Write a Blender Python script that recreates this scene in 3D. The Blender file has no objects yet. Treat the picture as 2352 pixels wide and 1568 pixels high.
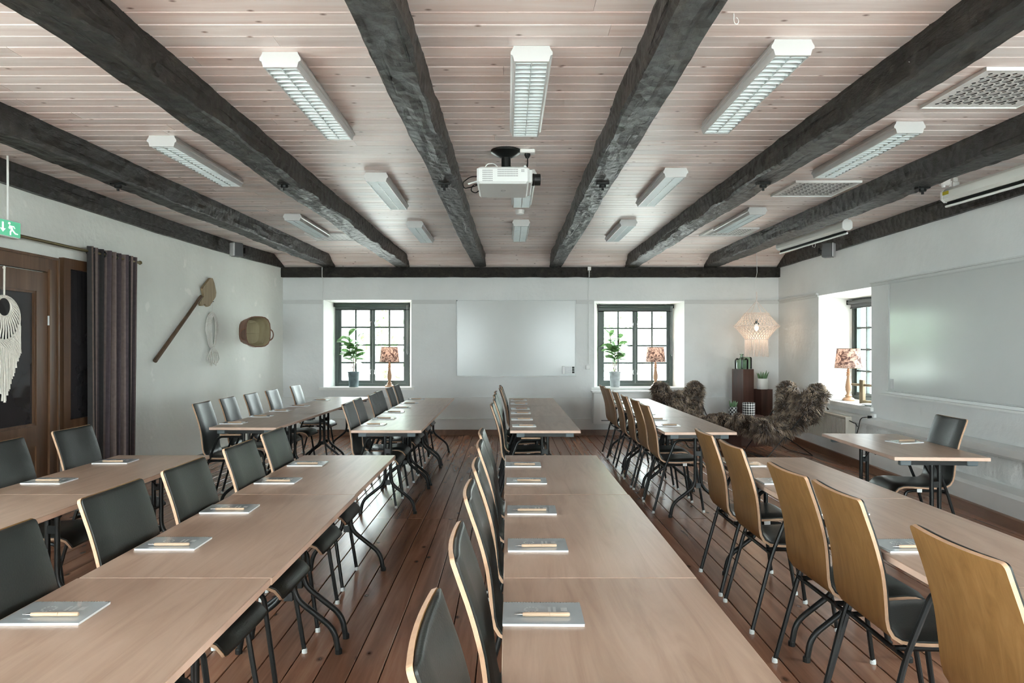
import bpy, math, random
from mathutils import Vector, Matrix, noise
R = random.Random(7)
PI = math.pi
scene = bpy.context.scene
COL = scene.collection

# ------------------------------------------------------------------ camera, world, light, exposure
cam_d = bpy.data.cameras.new('camera'); cam = bpy.data.objects.new('camera', cam_d); COL.objects.link(cam)
cam.location = (0, 0, 1.45); cam.rotation_euler = (PI / 2, 0, 0)
cam_d.sensor_width = 36.0; cam_d.lens = 1590 * 36.0 / 2352
cam_d.shift_x = 10 / 2352; cam_d.shift_y = 9 / 2352
cam_d.clip_start = 0.05; cam_d.clip_end = 200
scene.camera = cam

world = bpy.data.worlds.new('overcast_sky'); scene.world = world; world.use_nodes = True
bg = world.node_tree.nodes['Background']
bg.inputs[0].default_value = (0.88, 0.965, 1.0, 1); bg.inputs[1].default_value = 8.0
scene.view_settings.view_transform = 'Standard'
scene.view_settings.look = 'None'
scene.view_settings.gamma = 1.0
scene.view_settings.use_curve_mapping = False
scene.view_settings.exposure = 1.65
try:
    scene.cycles.use_denoising = True
    scene.cycles.max_bounces = 7; scene.cycles.diffuse_bounces = 4; scene.cycles.glossy_bounces = 3
    scene.cycles.use_adaptive_sampling = True; scene.cycles.adaptive_threshold = 0.10; scene.cycles.adaptive_min_samples = 20
    scene.cycles.transparent_max_bounces = 10; scene.cycles.transmission_bounces = 3
    scene.cycles.sample_clamp_indirect = 6.0; scene.cycles.sample_clamp_direct = 3.0; scene.cycles.filter_width = 1.1
    scene.cycles.caustics_reflective = False; scene.cycles.caustics_refractive = False
except Exception:
    pass

def portal(loc, rot, sx, sy):
    l = bpy.data.lights.new('window_daylight', 'AREA'); l.shape = 'RECTANGLE'; l.size = sx; l.size_y = sy
    l.cycles.is_portal = True
    o = bpy.data.objects.new('window_daylight', l); o.location = loc; o.rotation_euler = rot; COL.objects.link(o)

# ------------------------------------------------------------------ materials
def newmat(name):
    m = bpy.data.materials.new(name); m.use_nodes = True
    nt = m.node_tree; b = nt.nodes['Principled BSDF']
    return m, nt, b
def node(nt, t, **kw):
    n = nt.nodes.new(t)
    for k, v in kw.items(): setattr(n, k, v)
    return n
def rgba(c): return (c[0], c[1], c[2], 1.0)

def mat(name, col, rough=0.5, var=0.08, scale=8.0, bump=0.0, bscale=60.0, metal=0.0, coat=0.0, trans=0.0, ior=1.45, spec=0.5, emit=0.0, stretch=(1, 1, 1), world=False):
    m, nt, b = newmat(name)
    b.inputs['Roughness'].default_value = rough; b.inputs['Metallic'].default_value = metal
    b.inputs['Coat Weight'].default_value = coat; b.inputs['Transmission Weight'].default_value = trans
    b.inputs['IOR'].default_value = ior; b.inputs['Specular IOR Level'].default_value = spec
    if world:
        src = node(nt, 'ShaderNodeNewGeometry').outputs['Position']
    else:
        src = node(nt, 'ShaderNodeTexCoord').outputs['Object']
    mp = node(nt, 'ShaderNodeMapping'); mp.inputs['Scale'].default_value = stretch
    nt.links.new(src, mp.inputs[0])
    nz = node(nt, 'ShaderNodeTexNoise'); nz.inputs['Scale'].default_value = scale; nz.inputs['Detail'].default_value = 5
    nt.links.new(mp.outputs[0], nz.inputs['Vector'])
    cr = node(nt, 'ShaderNodeValToRGB')
    cr.color_ramp.elements[0].position = 0.3; cr.color_ramp.elements[1].position = 0.7
    cr.color_ramp.elements[0].color = rgba([max(0, x * (1 - var)) for x in col])
    cr.color_ramp.elements[1].color = rgba([min(1, x * (1 + var)) for x in col])
    nt.links.new(nz.outputs[0], cr.inputs[0]); nt.links.new(cr.outputs[0], b.inputs['Base Color'])
    if emit:
        nt.links.new(cr.outputs[0], b.inputs['Emission Color']); b.inputs['Emission Strength'].default_value = emit
    if bump:
        n2 = node(nt, 'ShaderNodeTexNoise'); n2.inputs['Scale'].default_value = bscale; n2.inputs['Detail'].default_value = 6
        nt.links.new(mp.outputs[0], n2.inputs['Vector'])
        bp = node(nt, 'ShaderNodeBump'); bp.inputs['Strength'].default_value = bump; bp.inputs['Distance'].default_value = 0.02
        nt.links.new(n2.outputs[0], bp.inputs['Height']); nt.links.new(bp.outputs[0], b.inputs['Normal'])
    return m

def wood(name, cols, axis, scale=9.0, stretch=14.0, rough=0.45, knots=0.0, rnd=0.12, bump=0.12, world=False, coat=0.0, spec=0.5, distort=0.6, knotcol=(0.12, 0.06, 0.04), tint=0.0):
    m, nt, b = newmat(name); L = nt.links.new
    b.inputs['Roughness'].default_value = rough; b.inputs['Coat Weight'].default_value = coat; b.inputs['Specular IOR Level'].default_value = spec
    b.inputs['Coat Roughness'].default_value = 0.15
    src = node(nt, 'ShaderNodeNewGeometry').outputs['Position'] if world else node(nt, 'ShaderNodeTexCoord').outputs['Object']
    oi = node(nt, 'ShaderNodeObjectInfo')
    mul = node(nt, 'ShaderNodeMath', operation='MULTIPLY'); mul.inputs[1].default_value = 61.0; L(oi.outputs['Random'], mul.inputs[0])
    add = node(nt, 'ShaderNodeVectorMath', operation='ADD'); L(src, add.inputs[0]); L(mul.outputs[0], add.inputs[1])
    s = [1.0, 1.0, 1.0]; s[axis] = 1.0 / stretch
    mp = node(nt, 'ShaderNodeMapping'); mp.inputs['Scale'].default_value = s; L(add.outputs[0], mp.inputs[0])
    nz = node(nt, 'ShaderNodeTexNoise'); nz.inputs['Scale'].default_value = scale; nz.inputs['Detail'].default_value = 7
    nz.inputs['Roughness'].default_value = 0.62; nz.inputs['Distortion'].default_value = distort; L(mp.outputs[0], nz.inputs['Vector'])
    cr = node(nt, 'ShaderNodeValToRGB'); el = cr.color_ramp.elements
    el[0].position = 0.28; el[0].color = rgba(cols[0]); el[1].position = 0.72; el[1].color = rgba(cols[-1])
    for i, c in enumerate(cols[1:-1]):
        e = el.new(0.28 + 0.44 * (i + 1) / (len(cols) - 1)); e.color = rgba(c)
    L(nz.outputs[0], cr.inputs[0])
    out = cr.outputs[0]
    hv = node(nt, 'ShaderNodeHueSaturation')
    mr = node(nt, 'ShaderNodeMapRange'); mr.inputs['To Min'].default_value = 1 - rnd; mr.inputs['To Max'].default_value = 1 + rnd
    L(oi.outputs['Random'], mr.inputs[0]); L(mr.outputs[0], hv.inputs['Value']); L(out, hv.inputs['Color']); out = hv.outputs[0]
    if tint:
        wn = node(nt, 'ShaderNodeTexWhiteNoise', noise_dimensions='1D'); L(oi.outputs['Random'], wn.inputs['W'])
        m2 = node(nt, 'ShaderNodeMapRange'); m2.inputs['To Min'].default_value = 1 - tint; m2.inputs['To Max'].default_value = 1 + tint
        L(wn.outputs['Value'], m2.inputs[0]); L(m2.outputs[0], hv.inputs['Saturation'])
    if knots:
        mk = node(nt, 'ShaderNodeMapping'); s2 = [1, 1, 1]; s2[axis] = 0.6
        if world: s2[2] = 0.0
        mk.inputs['Scale'].default_value = s2; L(add.outputs[0], mk.inputs[0])
        vo = node(nt, 'ShaderNodeTexVoronoi', voronoi_dimensions='2D' if world else '3D'); vo.inputs['Scale'].default_value = knots; L(mk.outputs[0], vo.inputs['Vector'])
        lt = node(nt, 'ShaderNodeMapRange'); lt.inputs['From Min'].default_value = 0.012; lt.inputs['From Max'].default_value = 0.05
        lt.inputs['To Min'].default_value = 0.9; lt.inputs['To Max'].default_value = 0.0; L(vo.outputs['Distance'], lt.inputs[0])
        mx = node(nt, 'ShaderNodeMix', data_type='RGBA'); L(lt.outputs[0], mx.inputs['Factor']); L(out, mx.inputs['A']); mx.inputs['B'].default_value = rgba(knotcol)
        out = mx.outputs['Result']
    L(out, b.inputs['Base Color'])
    if bump:
        bp = node(nt, 'ShaderNodeBump'); bp.inputs['Strength'].default_value = bump; bp.inputs['Distance'].default_value = 0.005
        L(nz.outputs[0], bp.inputs['Height']); L(bp.outputs[0], b.inputs['Normal'])
    return m

def plaster(name, col, patch=0.0, bump=0.25):
    m, nt, b = newmat(name); L = nt.links.new
    b.inputs['Roughness'].default_value = 0.75; b.inputs['Specular IOR Level'].default_value = 0.3
    g = node(nt, 'ShaderNodeNewGeometry').outputs['Position']
    n1 = node(nt, 'ShaderNodeTexNoise'); n1.inputs['Scale'].default_value = 1.3; n1.inputs['Detail'].default_value = 6; L(g, n1.inputs['Vector'])
    cr = node(nt, 'ShaderNodeValToRGB'); e = cr.color_ramp.elements
    e[0].position = 0.3; e[0].color = rgba([x * 0.93 for x in col]); e[1].position = 0.7; e[1].color = rgba([min(1, x * 1.04) for x in col])
    L(n1.outputs[0], cr.inputs[0]); out = cr.outputs[0]
    if patch:
        n2 = node(nt, 'ShaderNodeTexNoise'); n2.inputs['Scale'].default_value = 4.5; n2.inputs['Detail'].default_value = 3; L(g, n2.inputs['Vector'])
        mr = node(nt, 'ShaderNodeMapRange'); mr.inputs['From Min'].default_value = 0.66; mr.inputs['From Max'].default_value = 0.72
        mr.inputs['To Max'].default_value = patch; L(n2.outputs[0], mr.inputs[0])
        mx = node(nt, 'ShaderNodeMix', data_type='RGBA'); L(mr.outputs[0], mx.inputs['Factor']); L(out, mx.inputs['A']); mx.inputs['B'].default_value = (0.86, 0.86, 0.82, 1)
        out = mx.outputs['Result']
    L(out, b.inputs['Base Color'])
    n3 = node(nt, 'ShaderNodeTexNoise'); n3.inputs['Scale'].default_value = 14; n3.inputs['Detail'].default_value = 8; L(g, n3.inputs['Vector'])
    bp = node(nt, 'ShaderNodeBump'); bp.inputs['Strength'].default_value = bump; bp.inputs['Distance'].default_value = 0.02
    L(n3.outputs[0], bp.inputs['Height']); L(bp.outputs[0], b.inputs['Normal'])
    return m

def hewn(name):
    m, nt, b = newmat(name); L = nt.links.new
    b.inputs['Roughness'].default_value = 0.36; b.inputs['Specular IOR Level'].default_value = 0.4
    g = node(nt, 'ShaderNodeNewGeometry').outputs['Position']
    mp = node(nt, 'ShaderNodeMapping'); mp.inputs['Scale'].default_value = (1, 0.45, 1); L(g, mp.inputs[0])
    n1 = node(nt, 'ShaderNodeTexNoise'); n1.inputs['Scale'].default_value = 12; n1.inputs['Detail'].default_value = 9; n1.inputs['Roughness'].default_value = 0.7; L(mp.outputs[0], n1.inputs['Vector'])
    cr = node(nt, 'ShaderNodeValToRGB'); e = cr.color_ramp.elements
    e[0].position = 0.36; e[0].color = (0.006, 0.005, 0.004, 1); e[1].position = 0.72; e[1].color = (0.058, 0.049, 0.037, 1)
    m_ = e.new(0.54); m_.color = (0.017, 0.0145, 0.0115, 1)
    L(n1.outputs[0], cr.inputs[0])
    # long drying checks along the grain
    mp3 = node(nt, 'ShaderNodeMapping'); mp3.inputs['Scale'].default_value = (11, 0.55, 11); L(g, mp3.inputs[0])
    n3 = node(nt, 'ShaderNodeTexNoise'); n3.inputs['Scale'].default_value = 1.6; n3.inputs['Detail'].default_value = 4; L(mp3.outputs[0], n3.inputs['Vector'])
    ck = node(nt, 'ShaderNodeMapRange'); ck.inputs['From Min'].default_value = 0.30; ck.inputs['From Max'].default_value = 0.37; L(n3.outputs[0], ck.inputs[0])
    mx = node(nt, 'ShaderNodeMix', data_type='RGBA'); mx.inputs['A'].default_value = (0.004, 0.003, 0.003, 1); L(ck.outputs[0], mx.inputs['Factor']); L(cr.outputs[0], mx.inputs['B'])
    L(mx.outputs['Result'], b.inputs['Base Color'])
    v = node(nt, 'ShaderNodeTexVoronoi'); v.inputs['Scale'].default_value = 13; L(g, v.inputs['Vector'])
    ad = node(nt, 'ShaderNodeMath', operation='MULTIPLY_ADD'); ad.inputs[1].default_value = 0.7; L(v.outputs[0], ad.inputs[0]); L(n1.outputs[0], ad.inputs[2])
    a2 = node(nt, 'ShaderNodeMath', operation='MULTIPLY_ADD'); a2.inputs[1].default_value = 0.8; L(ck.outputs[0], a2.inputs[0]); L(ad.outputs[0], a2.inputs[2])
    bp = node(nt, 'ShaderNodeBump'); bp.inputs['Strength'].default_value = 0.9; bp.inputs['Distance'].default_value = 0.035
    L(a2.outputs[0], bp.inputs['Height']); L(bp.outputs[0], b.inputs['Normal'])
    return m

def glasspane(name, tint=(0.94, 0.98, 0.96)):
    m, nt, b = newmat(name); L = nt.links.new
    nt.nodes.remove(b); out = nt.nodes['Material Output']
    tr = node(nt, 'ShaderNodeBsdfTransparent'); tr.inputs[0].default_value = rgba(tint)
    gl = node(nt, 'ShaderNodeBsdfGlossy'); gl.inputs['Roughness'].default_value = 0.02
    fr = node(nt, 'ShaderNodeFresnel'); fr.inputs[0].default_value = 1.35
    mx = node(nt, 'ShaderNodeMixShader'); L(fr.outputs[0], mx.inputs[0]); L(tr.outputs[0], mx.inputs[1]); L(gl.outputs[0], mx.inputs[2]); L(mx.outputs[0], out.inputs[0])
    return m

def cloth(name, cols, scale, trans=0.5, rough=0.9, ramp=(0.42, 0.58)):
    m, nt, b = newmat(name); L = nt.links.new
    tc = node(nt, 'ShaderNodeTexCoord').outputs['Object']
    n1 = node(nt, 'ShaderNodeTexNoise'); n1.inputs['Scale'].default_value = scale; n1.inputs['Detail'].default_value = 4; n1.inputs['Distortion'].default_value = 1.2; L(tc, n1.inputs['Vector'])
    cr = node(nt, 'ShaderNodeValToRGB'); e = cr.color_ramp.elements
    e[0].position = ramp[0]; e[0].color = rgba(cols[0]); e[1].position = ramp[1]; e[1].color = rgba(cols[1])
    L(n1.outputs[0], cr.inputs[0]); L(cr.outputs[0], b.inputs['Base Color']); b.inputs['Roughness'].default_value = rough
    tl = node(nt, 'ShaderNodeBsdfTranslucent'); L(cr.outputs[0], tl.inputs[0])
    mx = node(nt, 'ShaderNodeMixShader'); mx.inputs[0].default_value = trans
    L(b.outputs[0], mx.inputs[1]); L(tl.outputs[0], mx.inputs[2]); L(mx.outputs[0], nt.nodes['Material Output'].inputs[0])
    return m

def attrmat(name, rough=0.8):
    m, nt, b = newmat(name)
    a = node(nt, 'ShaderNodeAttribute'); a.attribute_name = 'tone'
    nt.links.new(a.outputs['Color'], b.inputs['Base Color']); b.inputs['Roughness'].default_value = rough
    return m

def checkmat(name, c1, c2, scale, rot=0.0):
    m, nt, b = newmat(name); L = nt.links.new
    tc = node(nt, 'ShaderNodeTexCoord').outputs['UV']
    mp = node(nt, 'ShaderNodeMapping'); mp.inputs['Rotation'].default_value = (0, 0, rot); L(tc, mp.inputs[0])
    ck = node(nt, 'ShaderNodeTexChecker'); ck.inputs['Scale'].default_value = scale; ck.inputs[1].default_value = rgba(c1); ck.inputs[2].default_value = rgba(c2)
    L(mp.outputs[0], ck.inputs[0]); L(ck.outputs[0], b.inputs['Base Color']); b.inputs['Roughness'].default_value = 0.5
    return m

M = {}
M['wall'] = plaster('white_plaster', (0.74, 0.76, 0.76), 0.0)
M['wall_left'] = plaster('limewashed_plaster', (0.76, 0.775, 0.735), 0.8, 0.35)
M['reveal'] = plaster('reveal_plaster', (0.84, 0.85, 0.83), 0.0, 0.15)
M['stone'] = mat('painted_stone', (0.74, 0.75, 0.74), 0.7, 0.08, 5, 0.7, 22, world=True)
M['trim'] = mat('white_paint', (0.74, 0.755, 0.75), 0.45, 0.03, 4, world=True)
M['ceil'] = wood('whitewashed_pine', [(0.74, 0.615, 0.58), (0.875, 0.775, 0.74), (0.93, 0.87, 0.85)], 0, 16, 18, 0.40, 4.2, 0.10, 0.15, True, tint=0.30, knotcol=(0.20, 0.11, 0.085))
M['ceil_back'] = mat('ceiling_backing', (0.35, 0.26, 0.22), 0.8, world=True)
M['floor'] = wood('varnished_pine_floor', [(0.17, 0.075, 0.042), (0.27, 0.125, 0.074), (0.365, 0.19, 0.115)], 1, 13, 16, 0.26, 2.6, 0.16, 0.015, True, spec=0.5, knotcol=(0.05, 0.02, 0.012))
M['floor_gap'] = mat('floor_gap', (0.02, 0.012, 0.008), 0.9, world=True)
M['beam'] = hewn('tarred_hewn_oak')
M['base'] = wood('baseboard_wood', [(0.13, 0.06, 0.035), (0.24, 0.125, 0.07)], 1, 10, 12, 0.4, 0, 0.05, 0.05, True)
M['laminate'] = wood('oak_laminate', [(0.335, 0.222, 0.162), (0.415, 0.294, 0.222), (0.48, 0.35, 0.272)], 1, 15, 11, 0.33, 0, 0.05, 0.04, False, spec=0.5, distort=1.2)
M['edge'] = mat('table_edge_band', (0.66, 0.47, 0.37), 0.45, 0.06, 20)
M['ply'] = wood('oak_veneer', [(0.165, 0.083, 0.026), (0.225, 0.118, 0.040), (0.275, 0.152, 0.058)], 2, 34, 16, 0.38, 0, 0.06, 0.05, False)
M['plyedge'] = mat('plywood_edge', (0.47, 0.30, 0.195), 0.5, 0.10, 40)
M['leather'] = mat('black_leather', (0.016, 0.018, 0.0165), 0.38, 0.15, 10, 0.06, 160, spec=0.42)
M['black'] = mat('black_steel', (0.008, 0.009, 0.009), 0.32, 0.05, 10, spec=0.4)
M['greyplastic'] = mat('grey_plastic', (0.10, 0.125, 0.135), 0.5, 0.05, 10)
M['whiteplastic'] = mat('white_plastic', (0.80, 0.81, 0.80), 0.4, 0.02, 6)
M['glide'] = mat('clear_glide', (0.55, 0.57, 0.56), 0.4, 0.02, 6)
M['cover'] = mat('notebook_cover', (0.36, 0.405, 0.43), 0.22, 0.05, 9, coat=0.5)
M['print'] = mat('cover_print', (0.42, 0.46, 0.48), 0.3, 0.05, 9)
M['paper'] = mat('paper', (0.84, 0.86, 0.87), 0.7, 0.02, 30)
M['chrome'] = mat('chrome', (0.6, 0.6, 0.6), 0.2, 0.02, 5, metal=1.0)
M['penwood'] = mat('pen_wood', (0.50, 0.36, 0.25), 0.45, 0.08, 60, stretch=(0.1, 1, 1))
M['winframe'] = mat('window_green_paint', (0.045, 0.062, 0.055), 0.35, 0.08, 9)
M['glass'] = glasspane('window_glass')
M['board'] = mat('whiteboard_enamel', (0.58, 0.605, 0.60), 0.17, 0.015, 1.5, coat=0.0)
M['alu'] = mat('aluminium', (0.50, 0.52, 0.52), 0.45, 0.02, 5, metal=0.2)
M['rail'] = mat('shaded_rail_grey', (0.60, 0.615, 0.61), 0.5, 0.03, 4, world=True)  # white rail greyed: shading that the soft light loses is put into the colour
M['lampwhite'] = mat('luminaire_white', (0.60, 0.615, 0.615), 0.35, 0.01, 3)
M['louvre'] = mat('louvre_white', (0.60, 0.67, 0.68), 0.3, 0.01, 3)
M['tube'] = mat('fluorescent_tube', (0.9, 0.93, 0.93), 0.3, 0.01, 3)
M['proj'] = mat('projector_white', (0.64, 0.66, 0.655), 0.42, 0.01, 3)
M['projgrey'] = mat('projector_grille', (0.25, 0.26, 0.265), 0.6, 0.05, 20)
M['screen'] = mat('screen_case', (0.70, 0.705, 0.67), 0.4, 0.02, 3)
M['yellow'] = mat('yellow_sticker', (0.55, 0.48, 0.03), 0.6, 0.05, 40)
M['door'] = wood('brown_pine_door', [(0.060, 0.028, 0.014), (0.105, 0.052, 0.026), (0.15, 0.08, 0.042)], 2, 10, 14, 0.4, 4, 0.06, 0.06, False, spec=0.4)
M['darkglass'] = mat('dark_door_glass', (0.035, 0.032, 0.034), 0.06, 0.2, 1.2, spec=0.7)
M['brass'] = mat('old_brass', (0.20, 0.16, 0.08), 0.35, 0.1, 12, metal=0.9)
M['cotton'] = mat('cotton_cord', (0.78, 0.74, 0.67), 0.9, 0.06, 40, 0.3, 200)
M['rope'] = mat('white_rope', (0.66, 0.64, 0.60), 0.9, 0.08, 60)
M['agedwood'] = wood('aged_wood', [(0.16, 0.105, 0.055), (0.27, 0.195, 0.11), (0.36, 0.275, 0.17)], 2, 12, 10, 0.65, 0, 0.0, 0.3, False)
M['handle'] = wood('peel_handle_wood', [(0.07, 0.04, 0.022), (0.14, 0.085, 0.05)], 2, 12, 12, 0.6, 0, 0.0, 0.2, False)
M['basket'] = wood('copper_brown_bark', [(0.14, 0.065, 0.04), (0.24, 0.125, 0.08)], 2, 9, 4, 0.55, 0, 0.0, 0.2, False)
M['basketin'] = wood('basket_inside', [(0.30, 0.25, 0.15), (0.44, 0.385, 0.25)], 2, 9, 5, 0.7, 0, 0.0, 0.2, False)
M['fur'] = attrmat('sheepskin_fur', 0.75)
M['skin'] = mat('sheepskin_hide', (0.05, 0.038, 0.03), 0.9, 0.2, 20)
M['darkcol'] = wood('dark_stained_wood', [(0.035, 0.016, 0.012), (0.075, 0.034, 0.026), (0.12, 0.06, 0.047)], 2, 9, 14, 0.30, 0, 0.05, 0.05, False, coat=0.3)
M['greenglass'] = glasspane('green_glass', (0.80, 0.89, 0.82))
M['ceramic'] = mat('white_ceramic', (0.80, 0.82, 0.80), 0.35, 0.02, 5)
M['pot1'] = mat('zinc_pot', (0.10, 0.14, 0.15), 0.45, 0.25, 14)
M['pot2'] = mat('pale_zinc_pot', (0.36, 0.39, 0.40), 0.45, 0.2, 14)
M['soil'] = mat('soil', (0.03, 0.02, 0.014), 0.95, 0.3, 50)
M['leaf'] = cloth('plant_leaf', [(0.09, 0.19, 0.07), (0.20, 0.34, 0.13)], 14, 0.3, 0.4)
M['leaf2'] = mat('succulent_leaf', (0.10, 0.19, 0.09), 0.5, 0.3, 9)
M['stem'] = mat('plant_stem', (0.16, 0.10, 0.055), 0.7, 0.2, 20)
M['shade'] = cloth('patterned_lampshade', [(0.075, 0.045, 0.042), (0.46, 0.33, 0.28)], 19, 0.22)
M['lampwood'] = wood('turned_lamp_wood', [(0.30, 0.165, 0.09), (0.46, 0.275, 0.165)], 2, 12, 8, 0.45, 0, 0.0, 0.05, False)
M['macrame'] = cloth('macrame_cord', [(0.84, 0.77, 0.73), (0.92, 0.87, 0.84)], 60, 0.35)
M['radiator'] = mat('radiator_enamel', (0.60, 0.565, 0.49), 0.4, 0.02, 4)
M['check'] = checkmat('black_white_pattern', (0.75, 0.75, 0.72), (0.02, 0.02, 0.02), 22, 0.78)
M['check2'] = checkmat('dark_pattern', (0.55, 0.56, 0.54), (0.015, 0.015, 0.016), 14, 0.0)
M['signgreen'] = mat('exit_green', (0.10, 0.45, 0.26), 0.4, 0.03, 3, emit=0.22)
M['signwhite'] = mat('exit_white', (0.80, 0.95, 0.86), 0.4, 0.01, 3, emit=0.25)
M['bounce_ground'] = mat('light_bounce_ground', (0.74, 0.72, 0.68), 0.9, 0.10, 3, world=True)  # unseen ground, made pale so daylight bounces up to the ceiling
M['foliage'] = mat('tree_foliage', (0.16, 0.30, 0.10), 0.6, 0.5, 1.6, world=True)
M['bark'] = mat('tree_bark', (0.09, 0.065, 0.045), 0.9, 0.3, 6)
M['speaker'] = mat('speaker_grey', (0.10, 0.105, 0.11), 0.5, 0.05, 10)
M['speakerface'] = mat('speaker_face', (0.55, 0.56, 0.57), 0.5, 0.05, 10)
M['bulb'] = mat('warm_bulb', (1.0, 0.75, 0.48), 0.4, 0.0, 3, emit=9.0)
M['fab0'] = mat('curtain_plum', (0.060, 0.044, 0.050), 0.85, 0.15, 30)
M['fab1'] = mat('curtain_taupe', (0.165, 0.125, 0.115), 0.85, 0.12, 30)
M['fab2'] = mat('curtain_black', (0.022, 0.020, 0.020), 0.85, 0.12, 30)
M['fab3'] = mat('curtain_brown', (0.095, 0.068, 0.056), 0.85, 0.12, 30)

# ------------------------------------------------------------------ mesh helpers
def fillet(pts, rad, n=4):
    pts = [Vector(p) for p in pts]; out = [pts[0]]
    for i in range(1, len(pts) - 1):
        a, p, c = pts[i - 1], pts[i], pts[i + 1]
        d1 = (a - p); d2 = (c - p); r = min(rad, d1.length * 0.45, d2.length * 0.45)
        s, e = p + d1.normalized() * r, p + d2.normalized() * r
        for k in range(n + 1):
            t = k / n; out.append(s * (1 - t) ** 2 + p * 2 * t * (1 - t) + e * t * t)
    out.append(pts[-1]); return out

class MB:
    def __init__(s): s.v = []; s.f = []; s.m = []; s.uv = {}
    def face(s, idx, mi=0): s.f.append(tuple(idx)); s.m.append(mi)
    def box(s, x0, x1, y0, y1, z0, z1, mi=0):
        b = len(s.v)
        s.v += [Vector(p) for p in ((x0, y0, z0), (x1, y0, z0), (x1, y1, z0), (x0, y1, z0), (x0, y0, z1), (x1, y0, z1), (x1, y1, z1), (x0, y1, z1))]
        for q in ((3, 2, 1, 0), (4, 5, 6, 7), (0, 1, 5, 4), (1, 2, 6, 5), (2, 3, 7, 6), (3, 0, 4, 7)): s.face([b + i for i in q], mi)
        return s
    def cbox(s, x0, x1, y0, y1, z0, z1, c, mi=0):           # box with chamfered vertical and horizontal rims
        pr = [((x0 + c, y0), (x1 - c, y0), (x1, y0 + c), (x1, y1 - c), (x1 - c, y1), (x0 + c, y1), (x0, y1 - c), (x0, y0 + c))]
        def ring(d, z):
            b = len(s.v)
            for (x, y) in pr[0]:
                cx, cy = (x0 + x1) / 2, (y0 + y1) / 2
                s.v.append(Vector((x - d * (1 if x > cx else -1), y - d * (1 if y > cy else -1), z)))
            return b
        rs = [ring(c, z0), ring(0, z0 + c), ring(0, z1 - c), ring(c, z1)]
        for a, b in zip(rs, rs[1:]):
            for i in range(8): s.face((a + i, a + (i + 1) % 8, b + (i + 1) % 8, b + i), mi)
        s.face([rs[0] + i for i in reversed(range(8))], mi); s.face([rs[3] + i for i in range(8)], mi); return s
    def obox(s, c, ax, ay, az, mi=0):                        # oriented box: centre and half-axis vectors
        c, ax, ay, az = map(Vector, (c, ax, ay, az)); b = len(s.v)
        s.v += [c + ax * i + ay * j + az * k for k in (-1, 1) for (i, j) in ((-1, -1), (1, -1), (1, 1), (-1, 1))]
        for q in ((3, 2, 1, 0), (4, 5, 6, 7), (0, 1, 5, 4), (1, 2, 6, 5), (2, 3, 7, 6), (3, 0, 4, 7)): s.face([b + i for i in q], mi)
        return s
    def tube(s, pts, r, n=8, mi=0, closed=False):
        pts = [Vector(p) for p in pts]; N = len(pts); rr = r if isinstance(r, (list, tuple)) else [r] * N
        t0 = (pts[1] - pts[0]).normalized(); up = Vector((0, 0, 1)) if abs(t0.z) < 0.9 else Vector((1, 0, 0))
        nrm = t0.cross(up).normalized(); base = len(s.v); pt = t0
        for i, p in enumerate(pts):
            if closed: t = (pts[(i + 1) % N] - pts[i - 1]).normalized()
            else: t = (pts[min(i + 1, N - 1)] - pts[max(i - 1, 0)]).normalized()
            q = pt.rotation_difference(t); nrm = (q @ nrm).normalized(); pt = t; bn = t.cross(nrm)
            for k in range(n):
                a = 2 * PI * k / n; s.v.append(p + (nrm * math.cos(a) + bn * math.sin(a)) * rr[i])
        for i in range(N if closed else N - 1):
            j = (i + 1) % N
            for k in range(n): s.face((base + i * n + k, base + i * n + (k + 1) % n, base + j * n + (k + 1) % n, base + j * n + k), mi)
        if not closed:
            s.face([base + k for k in reversed(range(n))], mi); s.face([base + (N - 1) * n + k for k in range(n)], mi)
        return s
    def lathe(s, prof, n=20, c=(0, 0, 0), mi=0, cap=True, uv=False):
        c = Vector(c); base = len(s.v)
        for (r, z) in prof:
            for k in range(n): a = 2 * PI * k / n; s.v.append(c + Vector((r * math.cos(a), r * math.sin(a), z)))
        for i in range(len(prof) - 1):
            for k in range(n):
                s.face((base + i * n + k, base + i * n + (k + 1) % n, base + (i + 1) * n + (k + 1) % n, base + (i + 1) * n + k), mi)
                if uv:
                    q0, q1 = prof[i][1] / (2 * PI * prof[1][0]), prof[i + 1][1] / (2 * PI * prof[1][0]); s.uv[len(s.f) - 1] = [(k / n, q0), ((k + 1) / n, q0), ((k + 1) / n, q1), (k / n, q1)]
        if cap:
            s.face([base + k for k in reversed(range(n))], mi); s.face([base + (len(prof) - 1) * n + k for k in range(n)], mi)
        return s
    def prism(s, poly, d0, d1, f, mi=0):                     # poly in 2D, f(u, v, d) -> 3D
        b = len(s.v); n = len(poly)
        s.v += [Vector(f(u, v, d0)) for u, v in poly] + [Vector(f(u, v, d1)) for u, v in poly]
        s.face([b + i for i in reversed(range(n))], mi); s.face([b + n + i for i in range(n)], mi)
        for i in range(n): j = (i + 1) % n; s.face((b + i, b + j, b + n + j, b + n + i), mi)
        return s
    def mesh(s, name, mats, smooth=False):
        me = bpy.data.meshes.new(name); me.from_pydata([tuple(v) for v in s.v], [], s.f)
        for m in (mats if isinstance(mats, (list, tuple)) else [mats]): me.materials.append(M[m] if isinstance(m, str) else m)
        me.polygons.foreach_set('material_index', s.m)
        if s.uv:
            ul = me.uv_layers.new(name='UVMap')
            for fi, co in s.uv.items():
                for li, uvc in zip(me.polygons[fi].loop_indices, co): ul.data[li].uv = uvc
        me.polygons.foreach_set('use_smooth', [bool(smooth)] * len(s.f)); me.update()
        if smooth:
            try: me.set_sharp_from_angle(angle=math.radians(42))
            except Exception: pass
        return me
    def build(s, name, mats, parent=None, smooth=False, loc=None, rz=None):
        return link(name, s.mesh(name, mats, smooth), parent, loc, rz)

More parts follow.
